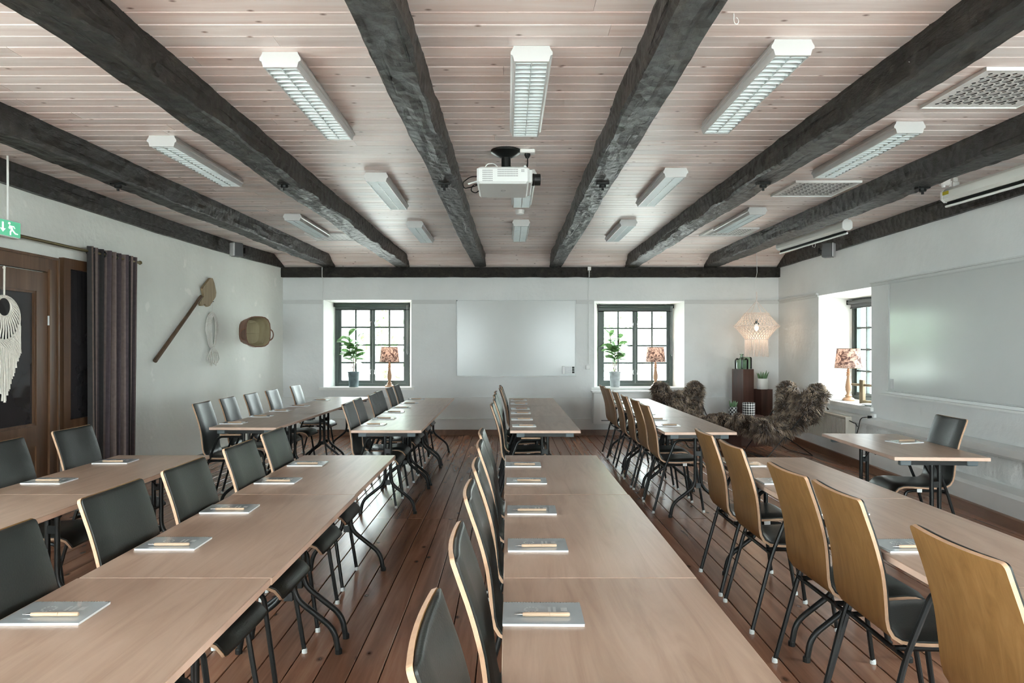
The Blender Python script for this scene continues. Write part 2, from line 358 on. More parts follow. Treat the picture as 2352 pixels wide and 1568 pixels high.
def link(name, me, parent=None, loc=None, rz=None):
    o = bpy.data.objects.new(name, me); COL.objects.link(o)
    if parent is not None: o.parent = parent
    if loc is not None: o.location = loc
    if rz is not None: o.rotation_euler = (0, 0, rz)
    return o
def tag(o, label=None, cat=None, group=None, kind=None):
    if label: o['label'] = label
    if cat: o['category'] = cat
    if group: o['group'] = group
    if kind: o['kind'] = kind
    return o
def empty(name, loc=(0, 0, 0), rz=0.0):
    o = bpy.data.objects.new(name, None); o.empty_display_size = 0.1; COL.objects.link(o); o.location = loc; o.rotation_euler = (0, 0, rz); return o
KIDS = {}
def kids(o): return [c for c in bpy.data.objects if c.parent == o]
def copy_tree(o, tree, parent=None):
    c = o.copy(); COL.objects.link(c)
    if parent is not None: c.parent = parent
    for ch, sub in tree: copy_tree(ch, sub, c)
    return c
def tree_of(o): return [(c, tree_of(c)) for c in kids(o)]
class Stock:                                                  # first use gives the prototype, then copies
    def __init__(s, proto): s.p = proto; s.t = tree_of(proto); s.used = False
    def put(s, loc, rz=0.0, label=None, cat=None, group=None):
        o = s.p if not s.used else copy_tree(s.p, s.t)
        s.used = True; o.location = loc; o.rotation_euler = (0, 0, rz)
        return tag(o, label, cat, group)
ORD = ['first', 'second', 'third', 'fourth', 'fifth', 'sixth', 'seventh']

# ------------------------------------------------------------------ room shell
ZC = 2.887      # ceiling boards
ZP = 2.715      # underside of the beams, top of the wall plate
YB = 11.27
def xl(y):      # left wall, bending inwards to the far corner
    if y < 7.4: return -3.93
    t = (y - 7.4) / (YB - 7.4); return -3.93 + 0.27 * t ** 2.0
def xr(y): return 4.41 - 0.02 * (YB - y)

def holed(name, us, vs, holes, P, mats):
    """sheet with rectangular openings; each hole = (u0,u1,v0,v1, depth, (iu0,iu1,iv0,iv1))"""
    mb = MB()
    for h in holes: us = us + [h[0], h[1]]; vs = vs + [h[2], h[3]]
    us = sorted(set(us)); vs = sorted(set(vs)); idx = {}
    def vid(u, v, d=0.0):
        k = (round(u, 4), round(v, 4), round(d, 4))
        if k not in idx: idx[k] = len(mb.v); mb.v.append(Vector(P(u, v, d)))
        return idx[k]
    for a, b in zip(us, us[1:]):
        for c, d in zip(vs, vs[1:]):
            if any(h[0] - 1e-6 <= a and b <= h[1] + 1e-6 and h[2] - 1e-6 <= c and d <= h[3] + 1e-6 for h in holes): continue
            mb.face((vid(a, c), vid(b, c), vid(b, d), vid(a, d)), 0)
    for (u0, u1, v0, v1, dp, (a0, a1, b0, b1)) in holes:
        o = [(u0, v0), (u1, v0), (u1, v1), (u0, v1)]; i = [(a0, b0), (a1, b0), (a1, b1), (a0, b1)]
        for k in range(4):
            j = (k + 1) % 4
            n = len(mb.v); mb.v += [Vector(P(*o[k], 0)), Vector(P(*o[j], 0)), Vector(P(*i[j], dp)), Vector(P(*i[k], dp))]
            mb.face((n, n + 1, n + 2, n + 3), 1)
    return mb.build(name, mats, smooth=False)

YR = -2.6
# back wall with two windows
W1 = (-3.0, -1.567, 0.76, 2.19, 0.35, (-2.885, -1.645, 0.765, 2.15))
W2 = (1.41, 2.877, 0.76, 2.17, 0.35, (1.515, 2.76, 0.765, 2.125))
wb = tag(holed('wall_back', [-4.3, 4.9], [-0.05, 3.0], [W1, W2], lambda u, v, d: (u, YB + d, v), ['wall', 'reveal']), 'white plastered end wall with two deep window recesses', kind='structure')
# right wall: the window in view and two unseen ones added for more daylight
R1 = (8.28, 9.75, 0.70, 2.15, 0.45, (8.36, 9.62, 0.71, 2.08))
R2 = (0.5, 2.3, 0.45, 2.45, 0.45, (0.6, 2.2, 0.46, 2.4))
R3 = (-2.2, -0.2, 0.45, 2.45, 0.45, (-2.1, -0.3, 0.46, 2.4))
wr = tag(holed('wall_right', [YR, 3, 5, 7, 11.5], [-0.05, 3.0], [R1, R2, R3], lambda u, v, d: (xr(u) + d, u, v), ['wall', 'reveal']), 'white side wall with window recess and whiteboard', kind='structure')
ys = [YR + i * 0.5 for i in range(29)]
ys = [y for y in ys if y < 11.4] + [11.4]
LW1 = (0.2, 2.4, 0.45, 2.45, 0.4, (0.3, 2.3, 0.46, 2.4)); LW2 = (-2.3, -0.2, 0.45, 2.45, 0.4, (-2.2, -0.3, 0.46, 2.4))  # left openings out of view, added to let more daylight in
wl = holed('wall_left', ys, [-0.05 + 3.05 * k / 6 for k in range(7)], [LW1, LW2], lambda u, v, d: (xl(u) - d, u, v), ['wall_left', 'reveal'])
wl.data.polygons.foreach_set('use_smooth', [p.material_index == 0 for p in wl.data.polygons])
tag(wl, 'limewashed side wall with door, curtain and hung tools', kind='structure')
B1 = (-3.85, -0.95, 0.15, 2.6, 0.3, (-3.8, -1.0, 0.16, 2.56)); B2 = (1.05, 4.0, 0.15, 2.6, 0.3, (1.1, 3.9, 0.16, 2.56))  # wide unseen openings added to brighten ceiling and tables
wf = tag(holed('wall_front', [-4.3, 4.9], [-0.05, 3.0], [B1, B2], lambda u, v, d: (u, YR - d, v), ['wall', 'reveal']), 'white wall behind the viewer with two wide windows added for daylight', kind='structure')

# floor: backing plus separate boards
fl = MB().box(-4.3, 4.9, YR - 0.1, 11.5, -0.10, -0.024).build('floor', 'floor_gap'); tag(fl, 'brown varnished pine board floor', kind='structure')
PW = 0.14
pm = MB(); w = PW / 2 - 0.0022
pm.v = [Vector(p) for y in (0, 1) for p in ((-w, y, -0.03), (w, y, -0.03), (w, y, -0.0025), (w - 0.003, y, 0), (-w + 0.003, y, 0), (-w, y, -0.0025))]
pm.v = [Vector(p) for p in pm.v]
for k in range(6): pm.face((k, (k + 1) % 6, 6 + (k + 1) % 6, 6 + k))
pm.face((5, 4, 3, 2, 1, 0)); pm.face((6, 7, 8, 9, 10, 11))
for i in range(len(pm.f)): pm.f[i] = tuple(reversed(pm.f[i]))
plank_me = pm.mesh('floor_board', 'floor')
x = -4.13; i = 0
while x < 4.7:
    cut = 5.80 if i % 7 else 5.80 + R.choice((0, 0, -1.6, 1.9))
    for (a, b) in ((YR, cut - 0.002), (cut + 0.002, 11.35)):
        o = link('floor_board', plank_me, fl); o.location = (x, a, R.uniform(-0.0012, 0)); o.scale = (1, b - a, 1)
    x += PW; i += 1

# ceiling: backing plus boards running across the room
ce = MB().box(-4.3, 4.9, YR - 0.1, 11.6, ZC + 0.024, ZC + 0.12).build('ceiling', 'ceil_back'); tag(ce, 'whitewashed pine board ceiling between dark beams', kind='structure')
CW = 0.1175
pm = MB(); w = CW / 2 - 0.0012; c = 0.004
pm.v = [Vector((xx, yy, zz)) for xx in (0, 1) for (yy, zz) in ((-w, 0.026), (w, 0.026), (w, c), (w - c, 0), (-w + c, 0), (-w, c))]
for k in range(6): pm.face((k, 6 + k, 6 + (k + 1) % 6, (k + 1) % 6))
pm.face((0, 1, 2, 3, 4, 5)); pm.face((11, 10, 9, 8, 7, 6))
for i in range(len(pm.f)): pm.f[i] = tuple(reversed(pm.f[i]))
board_me = pm.mesh('ceiling_board', 'ceil')
y = 10.80; i = 0
while y > YR:
    x0, x1 = xl(y) - 0.1, xr(y) + 0.1
    if y > 2.6:
        n = 2 + (i % 2); cuts = sorted([x0] + [x0 + (x1 - x0) * (k + R.uniform(0.2, 0.8)) / n for k in range(n)] + [x1])
        cuts = [cuts[0]] + [c_ for c_ in cuts[1:-1]][:n - 1] + [cuts[-1]]
    else: cuts = [x0, x1]
    for a, b in zip(cuts, cuts[1:]):
        o = link('ceiling_board', board_me, ce); o.location = (a + 0.0008, y, ZC + R.uniform(0, 0.0012)); o.scale = (b - a - 0.0016, 1, 1)
    y -= CW; i += 1
sl = math.atan2(ZC - ZP + 0.01, 0.42)                          # boards of the sloping strip at the end wall
for k in range(5):
    d = (k + 0.5) * CW * 0.98
    o = link('ceiling_board', board_me, ce); o.location = (-3.9, 10.86 + d * math.cos(sl), ZC - d * math.sin(sl)); o.scale = (8.5, 1, 1); o.rotation_euler = (-sl, 0, 0)

# ------------------------------------------------------------------ beams
def beam_mesh(name, pts, w, h, amp, seed, seg=0.055):
    """hewn beam along pts (x, y, z_bottom, width) with wandering, faceted sides; the top is buried in the ceiling boards"""
    mb = MB(); (xa, ya, za, wa), (xb, yb, zb, wbm) = pts
    n = int(abs(yb - ya) / seg) + 1; prof = []
    for s_ in range(5): prof.append((-0.5 + s_ / 4.0, 0.0))
    sect = [(-0.5, 1.0), (-0.5, 0.8), (-0.5, 0.6), (-0.5, 0.4), (-0.5, 0.2), (-0.49, 0.06), (-0.44, 0.0), (-0.28, 0.0), (-0.14, 0.0), (0.0, 0.0), (0.14, 0.0), (0.28, 0.0), (0.44, 0.0), (0.49, 0.06), (0.5, 0.2), (0.5, 0.4), (0.5, 0.6), (0.5, 0.8), (0.5, 1.0)]
    for i in range(n + 1):
        t = i / n; yy = ya + (yb - ya) * t; cx = xa + (xb - xa) * t; zz = za + (zb - za) * t; ww = wa + (wbm - wa) * t
        cx += 0.018 * noise.noise(Vector((yy * 0.5, seed * 3.1, 0)))
        for j, (u, v) in enumerate(sect):
            q = Vector((u * 3 + seed * 9.7, yy * 2.6, v * 3)); q2 = Vector((u * 9 + seed, yy * 9.0, v * 9))
            d = amp * (noise.noise(q) + 0.4 * noise.noise(q2) + 0.35 * noise.noise(Vector((u * 14 + seed, yy * 17, v * 9 + 4)))); low = amp * 1.1 * noise.noise(Vector((yy * 0.8, seed * 5.5, 2)))
            mb.v.append(Vector((cx + u * ww + (d if u > 0 else -d) * (1 if v > 0.03 else 0.4), yy, zz + v * h + ((d + low) if v < 0.1 else 0))))
    m = len(sect)
    for i in range(n):
        for j in range(m - 1): mb.face((i * m + j, (i + 1) * m + j, (i + 1) * m + j + 1, i * m + j + 1))
    mb.face(list(range(m))); mb.face([n * m + j for j in reversed(range(m))])
    return mb
HB = ZC - ZP + 0.014
BEAMS = [((-3.28, YR, ZP, .2), (-2.885, 11.22, ZP, .2)), ((-1.80, YR, ZP, .20), (-1.71, 11.22, ZP, .23)), ((-0.55, YR, ZP, .185), (-0.455, 11.22, ZP, .19)),
         ((0.70, YR, ZP, .20), (0.775, 11.22, ZP, .20)), ((2.0, YR, ZP, .21), (2.0, 11.22, ZP, .21)), ((3.32, YR, ZP, .22), (3.28, 11.22, ZP, .23))]
for i, p in enumerate(BEAMS):
    o = beam_mesh('ceiling_beam', p, .2, HB, 0.016, i + 1).build('ceiling_beam', 'beam')
    tag(o, 'rough dark hewn ceiling beam, %s of six counted from the left wall' % ORD[i], 'beam', 'ceiling beams')
# beams lying along the side walls, following them
for side in (-1, 1):
    mb = MB(); n = 90
    for i in range(n + 1):
        yy = YR + (11.24 - YR) * i / n; xw = xl(yy) if side < 0 else xr(yy)
        for (u, v) in ((-0.1, 0), (0.045, 0), (0.05, 0.33), (0.05, 0.66), (0.05, 1)):
            d = 0.007 * (noise.noise(Vector((yy * 3, v * 3, side * 7))) + 0.5 * noise.noise(Vector((yy * 9, v * 8, side))))
            mb.v.append(Vector((xw - side * (u + d), yy, 2.705 + (ZC + 0.012 - 2.705) * v + (0.006 * noise.noise(Vector((yy * 2, 0, side))) if v == 0 else 0))))
    for i in range(n):
        for j in range(4): mb.face((i * 5 + j, i * 5 + j + 1, (i + 1) * 5 + j + 1, (i + 1) * 5 + j))
    mb.face((0, 1, 2, 3, 4)); mb.face([n * 5 + j for j in range(5)])
    o = mb.build('wall_beam', 'beam')
    tag(o, 'dark hewn beam lying flat along the top of the %s wall' % ('left' if side < 0 else 'right'), 'beam', 'beams on the walls')
mb = MB(); n = 90
for i in range(n + 1):
    xx = -3.72 + 8.14 * i / n
    for (yy, v) in ((0.1, 0), (-0.07, 0.01), (-0.075, 0.5), (-0.07, 1), (0.1, 1)):
        d = 0.006 * noise.noise(Vector((xx * 3, v * 4, 3.3)))
        mb.v.append(Vector((xx, YB + yy + d, 2.553 + (ZP - 2.553) * v + (0.008 * noise.noise(Vector((xx * 4, 5, 1))) if v < 0.1 else 0))))
for i in range(n):
    for j in range(5): mb.face((i * 5 + j, (i + 1) * 5 + j, (i + 1) * 5 + (j + 1) % 5, i * 5 + (j + 1) % 5))
mb.face((4, 3, 2, 1, 0)); mb.face([n * 5 + j for j in range(5)])
tag(mb.build('wall_plate', 'beam'), 'dark wall plate under the ceiling along the end wall', 'beam')

# ------------------------------------------------------------------ windows
def window(name, loc, rz, w, h, label, cols=2, rows=4, detail=True):
    root = tag(empty(name, loc, rz), label, kind='structure')
    fw = 0.055; mb = MB()
    for (a, b, c, d) in ((-w / 2, -w / 2 + fw, 0, h), (w / 2 - fw, w / 2, 0, h), (-w / 2 + fw, w / 2 - fw, 0, fw), (-w / 2 + fw, w / 2 - fw, h - fw, h)): mb.box(a, b, -0.03, 0.07, c, d)
    mb.build('window_frame', 'winframe', root)
    cw = (w - 2 * fw) / 2
    for sgn in (-1, 1):
        a = -w / 2 + fw if sgn < 0 else 0.0; b = a + cw; cf = 0.042; mb = MB()
        a += 0.002; b -= 0.002; c0, c1 = fw + 0.002, h - fw - 0.002
        for (p, q, r, s_) in ((a, a + cf, c0, c1), (b - cf, b, c0, c1), (a + cf, b - cf, c0, c0 + cf), (a + cf, b - cf, c1 - cf, c1)): mb.box(p, q, -0.012, 0.04, r, s_)
        cas = mb.build('casement', 'winframe', root)
        ia, ib, ja, jb = a + cf, b - cf, c0 + cf, c1 - cf; mt = 0.0125
        for k in range(1, cols): xm = ia + (ib - ia) * k / cols; MB().box(xm - mt, xm + mt, -0.006, 0.034, ja, jb).build('glazing_bar', 'winframe', cas)
        for k in range(1, rows): zm = ja + (jb - ja) * k / rows; MB().box(ia, ib, -0.005, 0.033, zm - mt, zm + mt).build('glazing_bar', 'winframe', cas)
        for p in range(cols):
            for q in range(rows):
                x0 = ia + (ib - ia) * p / cols; x1 = ia + (ib - ia) * (p + 1) / cols; z0 = ja + (jb - ja) * q / rows; z1 = ja + (jb - ja) * (q + 1) / rows
                g = MB(); g.v = [Vector((x0, 0.014, z0)), Vector((x1, 0.014, z0)), Vector((x1, 0.014, z1)), Vector((x0, 0.014, z1))]; g.face((0, 1, 2, 3)); g.build('pane', 'glass', cas)
        if detail:
            for zz in (h * 0.2, h * 0.78):
                hk = MB(); hk.tube([(sgn * 0.02, -0.02, zz), (sgn * 0.035, -0.03, zz), (sgn * 0.035, -0.03, zz - 0.04), (sgn * 0.03, -0.02, zz - 0.07)], 0.005, 6); hk.build('window_catch', 'chrome', cas)
    return root
window('window_1', (-2.265, YB + 0.35, 0.765), 0, 1.24, 1.385, 'dark green casement window behind the left potted plant')
window('window_2', (2.1375, YB + 0.35, 0.765), 0, 1.245, 1.36, 'dark green casement window nearer the pendant lamp')
window('window_3', (xr(9) + 0.45, 8.99, 0.71), -PI / 2, 1.26, 1.37, 'dark green casement window in the right side wall')
window('window_4', (xr(1.4) + 0.45, 1.4, 0.46), -PI / 2, 1.60, 1.94, 'dark green window added unseen beside the viewer for daylight', detail=False)  # out of view, added as an extra daylight source
window('window_5', (xr(-1.2) + 0.45, -1.2, 0.46), -PI / 2, 1.80, 1.94, 'dark green window added behind the viewer in the side wall for daylight', detail=False)  # also an added, unseen daylight source
for k, xx in enumerate((-2.4, 2.5)):  # glazing added behind the viewer to light ceiling and tables
    window('window_%d' % (6 + k), (xx, YR - 0.3, 0.16), PI, 2.8, 2.4, 'dark green window added in the wall behind the viewer for daylight', detail=False)
    portal((xx, YR - 0.36, 1.36), (PI / 2, 0, 0), 2.8, 2.4)
portal((-2.265, YB + 0.44, 1.457), (-PI / 2, 0, 0), 1.24, 1.39); portal((2.1375, YB + 0.44, 1.445), (-PI / 2, 0, 0), 1.24, 1.36)
portal((xr(9) + 0.54, 8.99, 1.395), (0, PI / 2, 0), 1.37, 1.26); portal((xr(1.3) + 0.54, 1.4, 1.43), (0, PI / 2, 0), 1.94, 1.60); portal((xr(-1.1) + 0.54, -1.2, 1.43), (0, PI / 2, 0), 1.94, 1.80)

window('window_8', (-4.33, 1.3, 0.46), PI / 2, 2.0, 1.94, 'dark green window added in the left wall beside the viewer for daylight', detail=False); portal((-4.42, 1.3, 1.43), (0, -PI / 2, 0), 1.94, 2.0)  # added outside the view to raise the daylight indoors
window('window_10', (-4.33, -1.25, 0.46), PI / 2, 1.9, 1.94, 'dark green window added in the left wall behind the viewer for daylight', detail=False); portal((-4.42, -1.25, 1.43), (0, -PI / 2, 0), 1.94, 1.9)  # second added left window, unseen, for the same daylight
# window sills
for nm, (x0, x1) in (('trim_1', (-3.06, -1.52)), ('trim_2', (1.36, 2.92))):
    tag(MB().box(x0, x1, YB - 0.035, YB + 0.34, 0.725, 0.768).build(nm, 'reveal'), 'white window sill board', kind='structure')
mb = MB(); mb.prism([(8.22, xr(8.22) - 0.04), (9.8, xr(9.8) - 0.04), (9.66, xr(9.66) + 0.43), (8.34, xr(8.34) + 0.43)], 0.665, 0.712, lambda u, v, d: (v, u, d)); tag(mb.build('trim_3', 'reveal'), 'white sill board of the side window', kind='structure')

# end wall: picture rail, dado ledges, skirting
tn = 4
for (x0, x1) in ((-3.69, -3.02), (-1.55, -0.84), (1.115, 1.40), (2.885, 4.41)):
    mb = MB(); mb.box(x0, x1, YB - 0.032, YB + 0.01, 2.165, 2.19); mb.box(x0, x1, YB - 0.014, YB + 0.01, 2.125, 2.165)
    tag(mb.build('trim_%d' % tn, 'rail'), 'white picture rail on the end wall', kind='structure'); tn += 1
mb = MB(); mb.box(-3.69, 4.41, YB - 0.03, YB + 0.01, 0.26, 0.59); mb.box(-3.69, 4.41, YB - 0.038, YB + 0.01, 0.59, 0.605)
tag(mb.build('trim_%d' % tn, 'trim'), 'white dado panel low on the end wall', kind='structure'); tn += 1
mb = MB(); mb.box(-3.69, 4.41, YB - 0.085, YB + 0.01, 0.09, 0.245); mb.box(-3.69, 4.41, YB - 0.095, YB + 0.01, 0.245, 0.262)
tag(mb.build('trim_%d' % tn, 'trim'), 'white plinth at the foot of the end wall', kind='structure'); tn += 1
tag(MB().box(-3.7, 4.41, YB - 0.105, YB + 0.01, -0.001, 0.09).build('baseboard_back', 'base'), 'brown wooden skirting along the end wall', kind='structure')
# right wall: rail, stepped plinth with whitewashed stones, skirting
def strip(name, prof, y0, y1, m, lab, fx=None, n=14):
    """profile (offset into the room, z) swept along the right wall"""
    mb = MB(); k = len(prof)
    for i in range(n + 1):
        yy = y0 + (y1 - y0) * i / n
        for (o_, z) in prof: mb.v.append(Vector(((fx(yy, o_) if fx else xr(yy) - o_), yy, z)))
    for i in range(n):
        for j in range(k): mb.face((i * k + j, i * k + (j + 1) % k, (i + 1) * k + (j + 1) % k, (i + 1) * k + j))
    mb.face(list(reversed(range(k)))); mb.face([n * k + j for j in range(k)])
    return tag(mb.build(name, m), lab, kind='structure')
strip('trim_%d' % tn, [(-.01, 2.13), (.012, 2.13), (.012, 2.165), (.032, 2.165), (.032, 2.19), (-.01, 2.19)], 9.76, 11.2, 'rail', 'white picture rail on the side wall by the corner'); tn += 1
strip('trim_%d' % tn, [(-.01, 2.15), (.012, 2.15), (.012, 2.185), (.028, 2.185), (.028, 2.20), (-.01, 2.20)], -2.5, 8.27, 'rail', 'white picture rail above the side whiteboard'); tn += 1
def xpl(y, o_): return xr(y) - o_ * (0.09 + 0.040 * (10.6 - y)) / 0.22
strip('trim_%d' % tn, [(-.01, .50), (.09, .50), (.10, .52), (.10, .58), (.02, .60), (-.01, .60)], YR, 11.2, 'trim', 'white ledge low on the side wall', xpl); tn += 1
strip('trim_%d' % tn, [(-.01, .09), (.22, .09), (.22, .235), (.18, .255), (-.01, .255)], YR, 11.15, 'trim', 'white plinth at the foot of the side wall', xpl); tn += 1
strip('baseboard_right', [(-.01, -.001), (.245, -.001), (.245, .085), (.235, .092), (-.01, .092)], YR, 11.15, 'base', 'dark wooden skirting along the side wall', xpl)
# rough stones between ledge and plinth
y = 10.4
while y > 3.0:
    L_ = R.uniform(0.45, 0.8); y0 = y - L_; mb = MB(); n1, n2 = 9, 6; z0, z1 = 0.245, 0.505
    for i in range(n1 + 1):
        for j in range(n2 + 1):
            u, v = i / n1, j / n2; yy = y0 + 0.02 + (L_ - 0.04) * u; zz = z0 + (z1 - z0) * v
            e = min(1, 5 * min(u, 1 - u)) * min(1, 5 * min(v, 1 - v)); bul = 0.5 * e ** 0.5 + 0.35 * noise.noise(Vector((yy * 6, zz * 6, 1))) * e
            mb.v.append(Vector((xpl(yy, 0.03) + 0.02 - 0.055 * bul, yy, zz)))
    for i in range(n1):
        for j in range(n2): mb.face((i * 7 + j, i * 7 + j + 1, (i + 1) * 7 + j + 1, (i + 1) * 7 + j))
    st = mb.build('wall_stone', 'stone', wr, smooth=True); y = y0
strip('trim_%d' % tn, [(-.01, .24), (.028, .24), (.028, .51), (-.01, .51)], 2.9, 10.45, 'stone', 'rough rendered strip between the stones', xpl); tn += 1
# skirting on the left wall
mb = MB(); n = 20
for i in range(n + 1):
    yy = 7.3 + (11.2 - 7.3) * i / n
    for (o_, z) in ((-.01, 0), (.03, 0), (.03, .07), (-.01, .075)): mb.v.append(Vector((xl(yy) + o_, yy, z)))
for i in range(n):
    for j in range(4): mb.face((i * 4 + j, (i + 1) * 4 + j, (i + 1) * 4 + (j + 1) % 4, i * 4 + (j + 1) % 4))
mb.face((0, 1, 2, 3)); mb.face([n * 4 + j for j in (3, 2, 1, 0)])
tag(mb.build('baseboard_left', 'winframe'), 'thin dark skirting along the left wall', kind='structure')

# ------------------------------------------------------------------ outside: ground made pale to bounce light in, and trees
tag(MB().box(-40, 40, -40, 40, -0.6, -0.4).build('ground_outside', 'bounce_ground'), 'ground outside the windows, made pale to bounce daylight indoors', kind='structure')
def tree(x, y, h, rad, seed, label):
    rr = random.Random(seed); root = tag(empty('tree', (x, y, -0.4)), label, 'tree', 'trees outside the windows')
    MB().tube([(0, 0, 0), (0.05, 0.1, h * 0.3), (-0.1, 0, h * 0.7), (0, 0.05, h * 0.9)], [0.16, 0.13, 0.08, 0.03], 8).build('trunk', 'bark', root, True)
    mb = MB()
    for k in range(2600):
        while True:
            p = Vector((rr.uniform(-1, 1), rr.uniform(-1, 1), rr.uniform(-1, 1)))
            if p.length < 1: break
        if noise.noise(p * 2.3 + Vector((seed, 0, 0))) < -0.08: continue
        c_ = Vector((p.x * rad, p.y * rad, h * 0.56 + p.z * h * 0.46)); a = Vector((rr.gauss(0, 1), rr.gauss(0, 1), rr.gauss(0, 1))).normalized(); b_ = a.orthogonal().normalized()
        s_ = rr.uniform(0.07, 0.16); n = len(mb.v); mb.v += [c_ - a * s_, c_ + b_ * s_ * 0.5, c_ + a * s_, c_ - b_ * s_ * 0.5]; mb.face((n, n + 1, n + 2, n + 3))
    tag(mb.build('foliage', 'foliage', root), kind='stuff')
tree(-7.2, 20.5, 5.2, 1.8, 1, 'leafy tree seen in the upper panes of the left end window')
tree(-3.0, 22.5, 4.6, 1.8, 2, 'leafy tree seen through the right panes of the left end window')
tree(2.4, 22.0, 5.0, 1.8, 3, 'leafy tree seen behind the window plant with the pale pot')
tree(6.4, 21.0, 4.4, 1.8, 4, 'leafy tree seen behind the lamp of the right end window')
tree(13.5, 17.0, 5.0, 2.3, 5, 'leafy tree seen through the side window')

# ------------------------------------------------------------------ tables
def make_table():
    root = empty('folding_table'); L_, W_ = 1.2, 0.6
    mb = MB(); mb.cbox(-W_ / 2, W_ / 2, 0.001, L_ - 0.001, 0.705, 0.73, 0.0025, 0)
    for i, f in enumerate(mb.f):
        zs = [mb.v[k].z for k in f]
        mb.m[i] = 0 if (max(zs) - min(zs) < 0.003) else 1
    mb.build('tabletop', ['laminate', 'edge'], root)
    for yy, s in ((0.055, 1), (L_ - 0.055, -1)):
        MB().box(-0.235, 0.235, yy - 0.014, yy + 0.014, 0.672, 0.705).build('rail', 'black', root)
        for sx in (-1, 1): MB().cbox(sx * 0.21 - 0.035, sx * 0.21 + 0.035, yy - 0.018, yy + 0.018, 0.668, 0.7045, 0.004).build('rail_cap', 'greyplastic', root)
        yl = yy + s * 0.03
        for sx in (-1, 1):
            p = fillet([(sx * 0.024, yl, 0.69), (sx * 0.024, yl, 0.265), (sx * 0.215, yl, 0.115), (sx * 0.235, yl, 0.0)], 0.06, 5)
            lg = MB().tube(p, 0.0135, 10).build('leg', 'black', root, True)
            MB().lathe([(0.0165, 0.0), (0.0165, 0.02), (0.014, 0.024)], 10, (sx * 0.235, yl, 0)).build('foot_cap', 'black', lg)
        for zc in (0.25, 0.52): MB().box(-0.02, 0.02, yl - 0.012, yl + 0.012, zc, zc + 0.04).build('leg_clamp', 'black', root)
        MB().tube([(0, yl, 0.54), (0, yl + s * 0.20, 0.695)], 0.005, 6).build('brace', 'black', root)
        MB().box(-0.015, 0.015, yl + s * 0.2 - 0.03, yl + s * 0.2 + 0.03, 0.690, 0.7045).build('brace_bracket', 'black', root)
    return root
tables = Stock(make_table())
ROWS = [('leftmost', -2.255, -2.33), ('left-of-centre', -1.033, -1.033), ('centre', 0.285, 0.32), ('right-hand', 1.605, 1.605)]
POS = ['near', 'middle', 'far']
for ri, (rn, xn, xb) in enumerate(ROWS):
    ytop = 4.545 if ri < 3 else 4.46
    for k in range(3):
        y0 = ytop - 1.2 * (3 - k)
        if ri == 0 and k == 0: continue
        tables.put((xn + R.uniform(-.003, .003), y0, 0), 0, 'oak-laminate folding table, %s one in the %s row nearest the viewer' % (POS[k], rn), 'table', 'folding tables of the front block')
    yb = (6.08, 5.88, 5.86, 5.75)[ri]
    for k in range(3):
        y0 = yb + 1.2 * k
        xx = xb + (0.035 * 1.2 * k if ri == 0 else 0); rz = -0.035 if ri == 0 else 0
        tables.put((xx, y0, 0), rz, 'oak-laminate folding table, %s one in the %s row by the end wall' % (POS[k], rn), 'table', 'folding tables of the rear block')
tables.put((2.80, 4.455, 0), -0.06, 'single oak-laminate folding table standing apart by the right wall', 'table')

